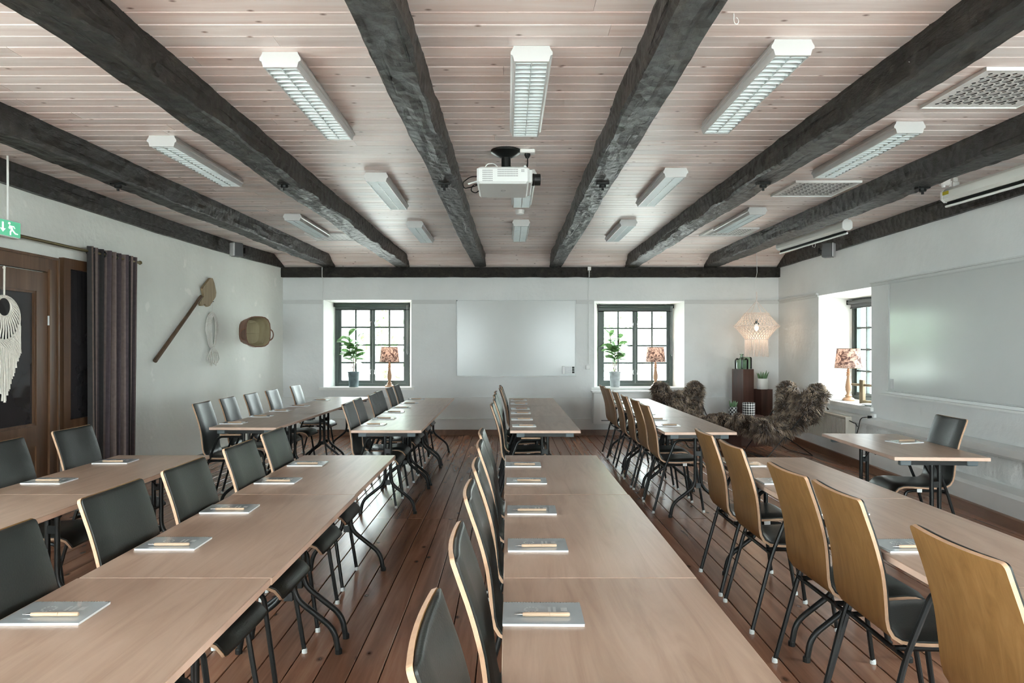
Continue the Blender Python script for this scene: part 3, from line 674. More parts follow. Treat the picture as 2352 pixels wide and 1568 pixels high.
# ------------------------------------------------------------------ chairs
PROF = [(0, .92), (.012, .885), (.026, .845), (.042, .80), (.057, .75), (.070, .70), (.081, .65), (.090, .60), (.097, .55), (.103, .51), (.113, .478), (.130, .453), (.157, .438), (.19, .432), (.24, .430), (.30, .4315), (.36, .435), (.41, .4385), (.445, .4385), (.473, .433), (.495, .42), (.508, .403), (.514, .385)]
def sheet(width, off0, off1, ins0, ins1, crown=0.0, corner=0.035, mats=(0, 1)):
    """bent sheet following PROF between two normal offsets (towards the sitter)"""
    pts = [Vector((a - .27, 0, b)) for a, b in PROF]; N = len(pts); acc = [0]
    for a, b in zip(pts, pts[1:]): acc.append(acc[-1] + (b - a).length)
    T = acc[-1]
    def at(s):
        s = max(0, min(T, s))
        for i in range(N - 1):
            if s <= acc[i + 1] + 1e-9: t = (s - acc[i]) / (acc[i + 1] - acc[i]); return pts[i].lerp(pts[i + 1], t), (pts[i + 1] - pts[i]).normalized()
        return pts[-1], (pts[-1] - pts[-2]).normalized()
    ss = [ins0 + corner * q for q in (0, .08, .25, .55, 1)]
    k = 26
    for i in range(1, k): ss.append(ins0 + corner + (T - ins0 - ins1 - 2 * corner) * i / k)
    ss += [T - ins1 - corner * q for q in (1, .55, .25, .08, 0)]
    mb = MB(); C = 8
    def hw(s):
        d = min(s - ins0, T - ins1 - s); base = width / 2
        if d < corner: base -= corner * (1 - math.sqrt(max(0, 1 - (1 - d / corner) ** 2)))
        return base * (1.0 - 0.05 * math.exp(-((s - 0.52) / 0.12) ** 2))
    for layer, off in enumerate((off0, off1)):
        for s in ss:
            p, t = at(s); nrm = Vector((-t.z, 0, t.x))       # candidate normal
            if nrm.x < 0 and s < 0.4: nrm = -nrm
            if s >= 0.4 and nrm.z < 0 and nrm.x < 0: nrm = -nrm
            nrm = Vector((-t.z, 0, t.x)); nrm = nrm if (nrm.x > 0 or nrm.z > 0.5) else -nrm
            h = hw(s)
            for c_ in range(C + 1):
                u = -1 + 2 * c_ / C; o_ = off
                if layer == 1 and crown:
                    e = max(abs(u), 1 - min(s - ins0, T - ins1 - s) / 0.05 if min(s - ins0, T - ins1 - s) < 0.05 else 0)
                    o_ = off0 + (off - off0) * (0.35 + 0.65 * math.sqrt(max(0.0, 1 - e ** 10)))
                dish = 0.012 * u * u * max(0.0, min(1.0, (0.45 - s) / 0.2))
                q = p + nrm * (o_ + dish); mb.v.append(Vector((q.x, u * h, q.z)))
    n = len(ss); W = C + 1
    for i in range(n - 1):
        for c_ in range(C):
            a = i * W + c_; mb.face((a, a + 1, a + W + 1, a + W), mats[0])
            a += n * W; mb.face((a, a + W, a + W + 1, a + 1), mats[0])
    rim = [c_ for c_ in range(W)] + [i * W + C for i in range(1, n)] + [(n - 1) * W + c_ for c_ in reversed(range(C))] + [i * W for i in reversed(range(1, n - 1))]
    for a, b in zip(rim, rim[1:] + rim[:1]): mb.face((b, a, a + n * W, b + n * W), mats[1])
    return mb
def make_chair():
    root = empty('padded_chair')
    sheet(0.385, -0.006, 0.006, 0, 0, 0, 0.016).build('shell', ['ply', 'plyedge'], root, True)
    sheet(0.380, 0.0062, 0.024, 0.004, 0.003, 1.0, 0.014, (0, 0)).build('seat_pad', ['leather'], root, True)
    for s in (-1, 1):
        p = fillet([(-.215, s * .215, 0.012), (-.11, s * .205, .40), (-.02, s * .21, .632), (.17, s * .21, .632), (.20, s * .21, .615)], 0.05, 5)
        lg = MB().tube(p, 0.0105, 8).build('rear_leg', 'black', root, True)
        MB().lathe([(0.013, 0), (0.013, .014), (.011, .022)], 10, (-.216, s * .215, 0)).build('glide', 'glide', lg)
        ar = MB(); ar.cbox(0.0, .185, s * .21 - .014, s * .21 + .014, .641, .656, .004); ar.build('arm_pad', 'plyedge', root)
        p = fillet([(-.12, s * .15, .405), (.10, s * .165, .410), (.165, s * .175, .405), (.225, s * .19, 0.012)], 0.05, 5)
        lg = MB().tube(p, 0.0105, 8).build('front_leg', 'black', root, True)
        MB().lathe([(0.013, 0), (0.013, .014), (.011, .022)], 10, (.226, s * .19, 0)).build('glide', 'glide', lg)
        MB().box(.05, .085, s * .163 - .014, s * .163 + .014, .40, .4245).build('seat_bracket', 'whiteplastic', root)
    MB().tube([(-.112, -.204, .395), (-.112, .204, .395)], 0.009, 8).build('cross_bar', 'black', root, True)
    return root
chairs = Stock(make_chair())
CH = {('near', 0): (-2.80, [3.1, 3.8, 4.42]), ('near', 1): (-1.465, [1.92, 2.55, 3.08, 3.70, 4.28]), ('near', 2): (-0.165, [1.32, 1.90, 2.56, 3.10, 3.72, 4.25]), ('near', 3): (1.185, [1.86, 2.54, 2.96, 3.70, 4.22]),
      ('far', 0): (-2.86, [6.42, 7.0, 7.6, 8.22, 9.1]), ('far', 1): (-1.50, [6.36, 6.85, 7.5, 7.97, 8.7, 9.25]), ('far', 2): (-0.15, [6.2, 6.76, 7.35, 7.86, 8.5, 9.05]), ('far', 3): (1.215, [6.2, 6.75, 7.28, 7.9, 8.6, 9.1])}
for (blk, ri), (xb, ysn) in CH.items():
    rn = ROWS[ri][0]
    for k, yy in enumerate(ysn):
        dx = R.uniform(-0.012, 0.012) + (0.02 * (yy - 6.4) if (blk, ri) == ('far', 0) else 0)
        rz = R.uniform(-0.03, 0.03)
        if (blk, ri) == ('far', 2) and k > 3: rz = 0.06; dx += 0.05
        where = 'row nearest the viewer' if blk == 'near' else 'row by the end wall'
        chairs.put((xb + 0.27 + dx, yy, 0), rz, 'black-padded plywood chair, %s from the viewer, %s %s' % (ORD[k], rn, where), 'chair', 'padded chairs along the table rows')
chairs.put((3.02, 5.12, 0), PI - 0.05, 'lone black-padded plywood chair at the single table facing left', 'chair')

# ------------------------------------------------------------------ notebooks and pens
def make_notebook():
    root = empty('notebook')
    MB().box(0, .21, 0, .148, 0.0, .0062).build('paper_block', 'paper', root)
    MB().box(-.0008, .2108, -.0008, .1485, .0062, .0070).build('cover', 'cover', root)
    pr = MB()
    for k in range(12):
        a0, a1 = 2 * PI * k / 12, 2 * PI * (k + .6) / 12; n0 = len(pr.v); pr.v += [Vector((.075 + r_ * math.cos(a_), .095 + r_ * math.sin(a_), .00712)) for (r_, a_) in ((.014, a0), (.020, a0), (.020, a1), (.014, a1))]; pr.face((n0, n0 + 1, n0 + 2, n0 + 3))
    for (x0, x1, y0, y1) in ((.12, .128, .08, .115), (.134, .142, .08, .115), (.155, .172, .085, .11)): n0 = len(pr.v); pr.v += [Vector((x0, y0, .00712)), Vector((x1, y0, .00712)), Vector((x1, y1, .00712)), Vector((x0, y1, .00712))]; pr.face((n0, n0 + 1, n0 + 2, n0 + 3))
    tag(pr.build('cover_print', 'print', root), kind='stuff')
    mb = MB()
    for k in range(26):
        cx = .006 + .198 * k / 25; mb.tube([(cx + .001 * math.sin(a), .148 + .0042 * math.cos(a), .0038 + .0042 * math.sin(a)) for a in [2 * PI * j / 8 for j in range(8)]], 0.0007, 4, 0, True)
    tag(mb.build('spiral_binding', 'chrome', root), kind='stuff')
    return root
def make_pen():
    root = empty('pen'); r = 0.0056
    def lx(prof, nm, m):
        mb = MB(); n = 12
        for (rr, xx) in prof:
            for k in range(n): a = 2 * PI * k / n; mb.v.append(Vector((xx, rr * math.cos(a), r + rr * math.sin(a))))
        for i in range(len(prof) - 1):
            for k in range(n): mb.face((i * n + k, i * n + (k + 1) % n, (i + 1) * n + (k + 1) % n, (i + 1) * n + k))
        mb.face(list(reversed(range(n)))); mb.face([(len(prof) - 1) * n + k for k in range(n)]); mb.build(nm, m, root, True)
    lx([(.0008, 0), (.0012, .006), (.0034, .016), (.0044, .022)], 'tip', 'chrome'); lx([(.0045, .022), (r, .03), (r, .093)], 'barrel', 'penwood'); lx([(r * 1.02, .0935), (r * 1.02, .143), (.004, .146)], 'cap', 'penwood')
    return root
nbs = Stock(make_notebook()); pens = Stock(make_pen())
NB = {('near', 0): (-2.53, [2.96, 3.59, 4.2]), ('near', 1): (-1.315, [1.778, 2.43, 2.958, 3.594, 4.12]), ('near', 2): (-0.005, [1.775, 2.41, 2.94, 3.59, 4.09]), ('near', 3): (1.33, [1.78, 2.40, 2.93, 3.58, 4.1]),
      ('far', 0): (-2.635, [6.33, 6.94, 7.54, 8.14, 9.0]), ('far', 1): (-1.325, [6.22, 6.73, 7.39, 7.9, 8.5, 9.13]), ('far', 2): (0.035, [6.11, 6.66, 7.27, 7.77, 8.45, 9.0]), ('far', 3): (1.33, [6.14, 6.66, 7.2, 7.85, 8.5, 9.05])}
for (blk, ri), (xx, ysn) in NB.items():
    rn = ROWS[ri][0]
    for k, yy in enumerate(ysn):
        x_ = xx + R.uniform(-.008, .008) + (0.035 * (yy - 6.33) if (blk, ri) == ('far', 0) else 0); rz = R.uniform(-.03, .03)
        where = 'row nearest the viewer' if blk == 'near' else 'row by the end wall'
        nbs.put((x_, yy, 0.7302), rz, 'grey spiral notebook, %s from the viewer on the %s %s' % (ORD[k], rn, where), 'notebook', 'spiral notebooks laid out on the tables')
        pens.put((x_ + .03 + R.uniform(-.008, .01), yy + .035 + R.uniform(-.004, .012), 0.7374), rz + R.uniform(-.04, .03), 'wooden pen on the %s notebook from the viewer, %s %s' % (ORD[k], rn, where), 'pen', 'wooden pens on the notebooks')
nbs.put((2.87, 5.05, 0.7302), 0.28, 'grey spiral notebook lying on the single table', 'notebook')
pens.put((3.06, 5.17, 0.7374), PI + 0.1, 'wooden pen on the notebook of the single table', 'pen')

# ------------------------------------------------------------------ ceiling luminaires
def make_lum():
    root = empty('ceiling_luminaire'); L_ = 1.21
    out = [(.086, 0), (.090, -.012), (.101, -.03), (.101, -.042), (.091, -.047), (.083, -.075)]
    for s in (-1, 1):
        mb = MB(); n = len(out)
        for yy in (.012, L_ - .012):
            for (u, v) in out: mb.v.append(Vector((s * u, yy, v)))
            for (u, v) in reversed(out): mb.v.append(Vector((s * (u - .006), yy, v)))
        k = 2 * n
        for j in range(k): mb.face((j, (j + 1) % k, k + (j + 1) % k, k + j))
        mb.build('side_profile', 'lampwhite', root)
    MB().box(-.08, .08, .012, L_ - .012, -.006, -.0005).build('reflector_tray', 'lampwhite', root)
    full = [(-u, v) for u, v in reversed(out)] + [(u, v) for u, v in out]
    for y0 in (0, L_ - .012):
        MB().prism(list(reversed(full)), y0, y0 + .012, lambda u, v, d: (u, d, v)).build('end_cap', 'lampwhite', root)
    MB().box(-.002, .002, .02, L_ - .02, -.074, -.044).build('louvre_spine', 'louvre', root)
    bm = MB(); bm.prism([(-.009, -.040), (.009, -.040), (.0012, -.072), (.0012, -.0745), (-.0012, -.0745), (-.0012, -.072)], -.08, .08, lambda u, v, d: (d, u, v)); me = bm.mesh('louvre_blade', 'louvre')
    for k in range(22): link('louvre_blade', me, root, (0, .035 + k * (L_ - .07) / 21, 0))
    for s in (-1, 1): MB().tube([(s * .04, .03, -.026), (s * .04, L_ - .03, -.026)], .012, 8).build('fluorescent_tube', 'tube', root, True)
    return root
lums = Stock(make_lum())
LUM = [('centre strip', 0.115, [3.32, 5.65, 7.9]), ('strip left of centre', -1.115, [3.39, 5.75, 8.0]), ('strip near the left wall', -2.37, [4.74, 7.55]), ('strip right of centre', 1.34, [3.25, 5.6, 7.9]), ('strip near the right wall', 2.58, [4.44, 7.2])]
for nm, xx, ysn in LUM:
    for k, yy in enumerate(ysn): lums.put((xx + 0.02 * k, yy, ZC - 0.0005), 0, 'white louvred ceiling light, %s from the viewer in the %s' % (ORD[k], nm), 'ceiling light', 'louvred ceiling lights')

# perforated air diffusers
def make_vent():
    root = empty('air_diffuser'); S = .58; n = 9; c = S / n; mb = MB()
    for i in range(n):
        for j in range(n):
            cx, cy = (i + .5) * c - S / 2, (j + .5) * c - S / 2; b = len(mb.v); K = 12
            edge = i in (0, n - 1) or j in (0, n - 1)
            rr = 0.002 if edge else c * .42
            for k in range(K):
                a = 2 * PI * k / K; ca, sa = math.cos(a), math.sin(a); m_ = max(abs(ca), abs(sa))
                mb.v.append(Vector((cx + ca / m_ * c / 2, cy + sa / m_ * c / 2, -.012))); mb.v.append(Vector((cx + ca * rr, cy + sa * rr, -.012)))
            for k in range(K):
                k2 = (k + 1) % K; mb.face((b + 2 * k, b + 2 * k + 1, b + 2 * k2 + 1, b + 2 * k2))
    mb.build('perforated_plate', 'whiteplastic', root)
    fr = MB()
    for (a, b, p, q) in ((-.29, .29, -.29, -.284), (-.29, .29, .284, .29), (-.29, -.284, -.284, .284), (.284, .29, -.284, .284)): fr.box(a, b, p, q, -.02, 0)
    fr.build('frame', 'whiteplastic', root)
    d = MB()
    for i in range(1, n - 1):
        for j in range(1, n - 1):
            cx, cy = (i + .5) * c - S / 2, (j + .5) * c - S / 2; d.obox((cx, cy, -.008), (c * .34, 0, .004), (0, c * .34, 0), (0, 0, .0008))
    tag(d.build('deflectors', 'lampwhite', root), kind='stuff')
    MB().box(-.283, .283, -.283, .283, -.003, -.0005).build('back_plate', 'projgrey', root)
    return root
vents = Stock(make_vent())
for (xx, yy, lb) in ((2.76, 3.86, 'nearest the viewer above the right-hand tables'), (2.80, 6.32, 'behind the right ceiling light'), (2.78, 8.72, 'farthest away in the right strip'), (-2.30, 9.1, 'far left between two beams')):
    vents.put((xx, yy, ZC - 0.0003), 0, 'white perforated ceiling air diffuser, ' + lb, 'air vent', 'ceiling air diffusers')

# black hanger brackets on the beams and white hooks
def make_hanger():
    root = empty('beam_hanger')
    MB().cbox(-.05, .05, -.03, .03, -.012, 0.012, .004).build('plate', 'black', root)
    MB().lathe([(.022, -.035), (.028, -.03), (.028, -.012)], 14).build('knob', 'black', root)
    MB().lathe([(.010, -.055), (.010, -.035)], 10).build('stud', 'black', root)
    return root
hang = Stock(make_hanger())
for i, (p, q) in enumerate(BEAMS):
    yy = 5.42 if i != 5 else 5.55; t = (yy - p[1]) / (q[1] - p[1])
    hang.put((p[0] + (q[0] - p[0]) * t + (0.03 if i == 5 else 0), yy, ZP + 0.0), 0, 'small black steel hanger under the %s ceiling beam from the left' % ORD[i], 'hanger', 'beam hangers')
for (x_, y_, z_, lb) in ((0.98, 3.0, ZC, 'small white screw hook in the ceiling boards at the top'), (1.895, 3.27, 2.79, 'small white screw hook on the side of a dark beam')):
    pts = [(0, 0, 0), (0, 0, -.03)] + [(.012 - .012 * math.cos(a), 0, -.03 - .014 * math.sin(a)) for a in [PI * 1.5 * k / 8 for k in range(1, 9)]]
    o = MB().tube(pts, .0022, 6).build('screw_hook', 'whiteplastic', None, True, (x_, y_, z_)); o.rotation_euler = (0, 0 if z_ == ZC else -PI / 2 + 0.4, 0.3)
    tag(o, lb, 'hook')

# ------------------------------------------------------------------ projector
root = tag(empty('projector', (-0.012, 5.10, ZC - 0.001)), 'white projector hanging from the ceiling, lens pointing right', 'projector')
zb, zt = 2.587 - ZC, 2.705 - ZC
MB().lathe([(.04, -.055), (.075, -.04), (.105, -.022), (.112, -.018), (.112, -.002), (.10, 0)], 28).build('ceiling_rose', 'black', root, True)
MB().lathe([(.034, zt + .05), (.034, -.045)], 18).build('mount_pole', 'black', root, True)
mb = MB(); mb.cbox(-.075, .075, -.05, .06, zt + .018, zt + .05, .008); mb.box(-.09, -.06, -.03, .03, zt, zt + .03); mb.box(.06, .09, -.03, .03, zt, zt + .03); mb.build('mount_head', 'black', root)
bx0, bx1, by0, by1 = -.205, .165, -.25, .24
bod = MB().cbox(bx0, bx1, by0, by1, zb, zt, .014).build('body', 'proj', root)
MB().cbox(bx1 - .012, bx1 + .022, by0 + .03, by1 - .02, zb + .01, zt - .01, .008).build('front_bezel', 'proj', root)
def grille(x0, x1, z0, z1, nx, nz):
    mb = MB()
    for i in range(nx):
        for j in range(nz):
            a = x0 + (x1 - x0) * (i + .2) / nx; b = x0 + (x1 - x0) * (i + .85) / nx; c_ = z0 + (z1 - z0) * (j + .2) / nz; d_ = z0 + (z1 - z0) * (j + .75) / nz
            mb.box(a, b, by0 - .0012, by0 + .002, c_, d_)
    tag(mb.build('grille', 'projgrey', bod), kind='stuff')
grille(bx0 + .04, bx0 + .112, zb + .012, zt - .02, 8, 6); grille(bx0 + .145, bx0 + .29, zb + .045, zt - .015, 18, 4); grille(bx0 + .305, bx0 + .34, zt - .04, zt - .02, 1, 2)
mb = MB(); cy_, cz_ = -.12, (zb + zt) / 2 - .004
for (r_, x_) in ((.042, bx1 + .02), (.044, bx1 + .03), (.044, bx1 + .038), (.041, bx1 + .04), (.041, bx1 + .082), (.034, bx1 + .083), (.030, bx1 + .07)):
    for k in range(24): a = 2 * PI * k / 24; mb.v.append(Vector((x_, cy_ + r_ * math.cos(a), cz_ + r_ * math.sin(a))))
for i in range(6):
    for k in range(24): mb.face((i * 24 + k, i * 24 + (k + 1) % 24, (i + 1) * 24 + (k + 1) % 24, (i + 1) * 24 + k))
mb.face([6 * 24 + k for k in range(24)]); mb.face(list(reversed(range(24)))); mb.build('lens', 'black', root, True)
MB().lathe([(.012, zt), (.012, zt + .012), (.008, zt + .016)], 12, (bx1 - .03, by0 + .04, 0)).build('adjuster_foot', 'proj', root)
mb = MB(); mb.tube([(-.02 + .016 * math.cos(a), -.02 + .02 * math.sin(a), zb - .0006) for a in [2 * PI * k / 14 for k in range(14)]], .0016, 4, 0, True); mb.build('maker_mark', 'projgrey', bod)
for pts, m_, r_ in (([(bx0 + .01, -.12, zt - .04), (bx0 - .05, -.12, zt - .04), (bx0 - .11, -.10, zt - .08), (bx0 - .10, -.08, zb + .0), (bx0 - .03, -.06, zb + .02), (bx0 + .01, -.05, zb + .04)], 'black', .004),
                   ([(bx0 + .01, -.02, zb + .05), (bx0 - .04, -.02, zb + .04), (bx0 - .055, -.01, zb - .0), (bx0 - .02, .02, zb - .012), (bx0 + .01, .05, zb + .02)], 'black', .004),
                   ([(bx0 + .05, -.16, zt), (bx0 + .07, -.16, zt + .04), (bx0 + .12, -.12, zt + .055), (bx0 + .15, -.08, zt + .03)], 'whiteplastic', .004),
                   ([(bx0 + .01, -.07, zb + .06), (bx0 - .07, -.07, zb + .035)], 'whiteplastic', .007)):
    MB().tube(fillet(pts, .05, 5), r_, 6).build('cable', m_, root, True)
sk = tag(empty('ceiling_socket', (0.145, 5.09, ZC - 0.001)), 'white ceiling socket with two black plugs beside the projector mount', 'socket')
MB().cbox(-.055, .055, -.04, .04, -.028, 0, .005).build('housing', 'whiteplastic', sk)
MB().lathe([(.012, -.06), (.022, -.04), (.022, -.028)], 12, (0, 0, 0)).build('plug', 'black', sk)
MB().tube(fillet([(0, 0, -.055), (0, 0, -.12), (-.05, -.02, -.15), (-.14, -.02, -.125)], .04, 4), .004, 6).build('cable', 'black', sk, True)
MB().tube(fillet([(.002, 0, -.055), (.004, 0, -.12), (-.02, -.02, -.16), (-.04, -.03, -.20)], .04, 4), .004, 6).build('cable', 'black', sk, True)
dm = MB().lathe([(.03, -.05), (.045, -.04), (.05, -.012), (.05, 0)], 20).build('smoke_detector', 'whiteplastic', None, True, (0.13, 7.35, ZC - 0.001)); tag(dm, 'small white round detector on the ceiling boards behind the projector', 'detector')

# ------------------------------------------------------------------ projection screens on the right
def screen(name, xa, ya, xb_, yb_, zc, label, sticker=False):
    d = Vector((xb_ - xa, yb_ - ya, 0)); L_ = d.length; rz = math.atan2(d.x, d.y) * -1
    root = tag(empty(name, (xa, ya, zc), rz), label, 'projection screen', 'projection screens')
    sec = [(-.05, .03), (-.03, .055), (.035, .055), (.055, .03), (.055, -.03), (.03, -.05), (-.02, -.055), (-.05, -.03)]
    MB().prism(sec, .02, L_ - .02, lambda u, v, dd: (u, dd, v)).build('case', 'screen', root)
    s2 = [(u * 1.06, v * 1.06) for u, v in sec]
    for y0 in (0, L_ - .02): MB().prism(s2, y0, y0 + .02, lambda u, v, dd: (u, dd, v)).build('end_cap', 'whiteplastic', root)
    MB().box(-.012, .012, .03, L_ - .03, -.078, -.056).build('slot', 'black', root)
    MB().tube([(.0, .0, -.088), (.0, L_, -.088)], .011, 10).build('batten', 'whiteplastic', root, True)
    if sticker: MB().box(-.0545, -.0505, L_ - .10, L_ - .03, .0, .028).build('sticker', 'yellow', root)
    for yy in (.06, L_ - .10):
        br = MB(); br.cbox(-.03, .03, yy - .03, yy + .03, .056, .10, .006); br.cbox(-.022, .022, yy - .02, yy + .02, .10, ZC - zc - .004, .005); br.build('bracket', 'whiteplastic', root)
        MB().tube([(-.034, yy, .06), (-.034, yy, .11)], .012, 8).build('bracket_knob', 'whiteplastic', root)
    MB().tube([(.02, L_ * .45, -.095), (.02, L_ * .45, -.12), (.03, L_ * .47, -.13), (.02, L_ * .49, -.12), (.02, L_ * .49, -.095)], .003, 6).build('pull_loop', 'whiteplastic', root)
screen('projection_screen', 3.64, 7.42, 3.56, 9.05, 2.74, 'pull-down projection screen case far along the right beam')
screen('projection_screen', 3.93, 4.0, 3.80, 6.0, 2.74, 'pull-down projection screen case with yellow sticker at the right edge', True)
for (x_, y_, lb) in ((3.50, 6.7, 'white plastic clamp on the ceiling between the two projection screens'), (3.62, 5.75, 'white plastic clamp on the ceiling beside the yellow sticker')):
    rt = tag(empty('ceiling_clamp', (x_, y_, ZC - 0.001)), lb, 'clamp', 'ceiling clamps')
    MB().cbox(-.04, .04, -.03, .03, -.04, 0, .006).build('base', 'whiteplastic', rt); MB().cbox(-.03, .05, -.025, .025, -.11, -.04, .01).build('jaw', 'whiteplastic', rt); MB().lathe([(.012, -.125), (.014, -.11)], 10).build('screw', 'whiteplastic', rt)
# loudspeakers on the wall beams
def spk(loc, rz, label):
    rt = tag(empty('wall_speaker', loc, rz), label, 'loudspeaker', 'wall loudspeakers'); rt.scale = (.78, .78, .78)
    MB().cbox(-.07, .07, -.085, .085, -.12, .12, .012).build('cabinet', 'speaker', rt)
    MB().cbox(-.066, .066, -.1, -.08, -.115, .115, .006).build('grille', 'speakerface', rt)
    MB().tube([(0, .08, 0), (0, .14, .0)], .012, 8).build('arm', 'black', rt); MB().cbox(-.04, .04, .135, .15, -.05, .05, .004).build('wall_bracket', 'black', rt)
spk((xl(9.4) + 0.20, 9.35, 2.74), -PI / 2 - 2.2 + PI, 'grey loudspeaker high on the left wall beam'); spk((xr(8.95) - 0.22, 8.95, 2.68), PI / 2 + 2.4 - PI, 'grey loudspeaker high on the right wall beam')

# ------------------------------------------------------------------ end wall fittings
rt = tag(empty('whiteboard', (0.1375, YB, 0.955)), 'white magnetic board with pen tray between the end windows', 'whiteboard'); hw_ = 0.967
MB().box(-hw_ + .01, hw_ - .01, -.022, -.002, .012, 1.216).build('panel', 'board', rt)
for (a, b, c_, d_) in ((-hw_, -hw_ + .012, 0, 1.23), (hw_ - .012, hw_, 0, 1.23), (-hw_ + .012, hw_ - .012, 0, .012), (-hw_ + .012, hw_ - .012, 1.218, 1.23)): MB().box(a, b, -.027, -.001, c_, d_).build('frame_strip', 'alu', rt)
MB().box(-hw_, hw_, -.075, -.002, -.014, -.001).build('pen_tray', 'trim', rt)
MB().box(-hw_, -hw_ + .014, -.030, -.026, 1.215, 1.23).build('corner_cap', 'black', rt)
mh = tag(empty('marker_holder', (0.985, YB - 0.034, 0.99)), 'white holder with four markers on the board corner', 'marker holder')
MB().cbox(-.10, -.055, -.03, .005, 0, .125, .004).build('holder', 'whiteplastic', mh)
for k in range(4):
    mk = MB().tube([(-.055, -.015, .02 + .028 * k), (.06, -.015, .02 + .028 * k)], .009, 8).build('marker', 'paper', mh); MB().tube([(.06, -.015, .02 + .028 * k), (.095, -.015, .02 + .028 * k)], .0095, 8).build('cap', 'black', mk)
MB().box(-.055, .095, -.004, .005, .0, .12).build('back_plate', 'whiteplastic', mh)
tag(MB().tube([(1.318, YB - .012, 1.15), (1.318, YB - .012, 2.54), (1.318, YB - .085, 2.56), (1.318, YB - .085, 2.70)], .007, 6).build('cable_conduit', 'trim', None, True), 'thin white cable conduit running down the end wall', 'cable')
tag(MB().cbox(1.29, 1.345, YB - .115, YB - .07, 2.66, 2.72, .004).build('junction_box', 'whiteplastic'), 'small white junction box on the wall plate', 'junction box')
tag(MB().cbox(1.27, 1.34, YB - .04, YB - .001, 1.06, 1.13, .006).build('wall_switch', 'whiteplastic'), 'white wall switch beside the end whiteboard', 'switch')
tag(MB().tube([(-3.0, YB - .01, 2.2), (-3.0, YB - .01, 2.54), (-3.0, YB - .08, 2.56), (-3.0, YB - .08, 2.71)], .006, 6).build('cable_conduit', 'trim', None, True), 'thin white cable above the corner of the left window', 'cable')
# roller blinds
for (cx, cy_, rz, zz, w_, lb, mm) in ((-2.265, YB + .285, 0, 2.125, 1.25, 'dark roller blind rolled up over the left end window', 'winframe'), (2.1375, YB + .285, 0, 2.10, 1.25, 'dark roller blind rolled up over the right end window', 'winframe'), (xr(9) + .385, 8.99, -PI / 2, 2.045, 1.30, 'grey roller blind rolled up over the side window', 'speaker')):
    rt = tag(empty('roller_blind', (cx, cy_, zz), rz), lb, 'roller blind', 'roller blinds')
    MB().tube([(-w_ / 2, 0, 0), (w_ / 2, 0, 0)], .026, 14).build('roll', mm, rt, True)
    MB().box(-w_ / 2 + .02, w_ / 2 - .02, .018, .022, -.075, 0).build('hem', mm, rt); MB().tube([(-w_ / 2 + .01, .02, -.078), (w_ / 2 - .01, .02, -.078)], .009, 8).build('bottom_bar', 'black', rt, True)
    for s in (-1, 1): MB().box(s * w_ / 2 - .006, s * w_ / 2 + .006, -.03, .05, -.03, .03).build('bracket', 'black', rt)
    MB().tube([(w_ / 2 - .02, -.03, 0), (w_ / 2 - .02, -.03, -.80), (w_ / 2 - .03, -.03, -.83), (w_ / 2 - .04, -.03, -.80), (w_ / 2 - .04, -.03, 0)], .003, 5).build('pull_chain', 'alu', rt)
# convector cabinet under the right end window
rt = tag(empty('convector_cabinet', (1.98, YB - .10, 0.20)), 'white convector cabinet under the right end window', 'heater')
MB().cbox(-.62, .62, -.22, -.0, 0, .50, .008).build('casing', 'trim', rt); MB().box(-.64, .64, -.23, 0, .50, .525).build('top_board', 'trim', rt); MB().box(-.52, .60, -.225, -.219, .04, .46).build('front_panel', 'whiteplastic', rt); MB().box(-.5, .58, -.228, -.224, .055, .07).build('grille_slot', 'speaker', rt)

# ------------------------------------------------------------------ right wall fittings
def rwall(name, y0, y1, z0, label, cat):
    rz = math.atan2(xr(y1) - xr(y0), y1 - y0) * -1
    return tag(empty(name, (xr(y0), y0, z0), rz), label, cat)
rt = rwall('whiteboard', 4.6, 7.85, .935, 'large glossy whiteboard on the right wall', 'whiteboard'); L_ = 3.25
MB().box(-.02, -.003, .01, L_ - .01, .01, 1.21).build('panel', 'board', rt)
for (a, b, c_, d_) in ((0, L_, 0, .012), (0, L_, 1.21, 1.222), (0, .012, .012, 1.21), (L_ - .012, L_, .012, 1.21)): MB().box(-.026, -.001, a, b, c_, d_).build('frame_strip', 'alu', rt)
MB().box(-.08, -.002, -.05, L_ + .08, -.05, -.03).build('pen_tray', 'trim', rt); MB().box(-.03, -.002, -.05, L_ + .08, -.03, -.002).build('tray_back', 'trim', rt)
MB().box(-.0225, -.0198, L_ - .10, L_ - .04, .03, .14).build('print_label', 'speakerface', rt)
# radiator
rt = rwall('panel_radiator', 8.62, 10.0, 0.20, 'cream ribbed panel radiator below the side window', 'radiator')
for k in range(34): MB().cbox(-.15, -.115, .02 + .04 * k, .042 + .04 * k, .02, .33, .004).build('rib', 'radiator', rt)
MB().box(-.12, -.04, 0, 1.38, 0, .345).build('panel', 'radiator', rt); MB().box(-.155, -.035, -.01, 1.39, .345, .36).build('top_grille', 'radiator', rt)
for y0 in (-.012, 1.38): MB().box(-.153, -.035, y0, y0 + .012, 0, .345).build('end_plate', 'radiator', rt)
MB().tube([(-.06, -.05, .04), (-.06, -.05, -.19)], .012, 8).build('pipe', 'radiator', rt); MB().lathe([(.02, .02), (.026, .04), (.026, .10), (.02, .12)], 12, (-.06, -.06, 0)).build('valve', 'whiteplastic', rt)
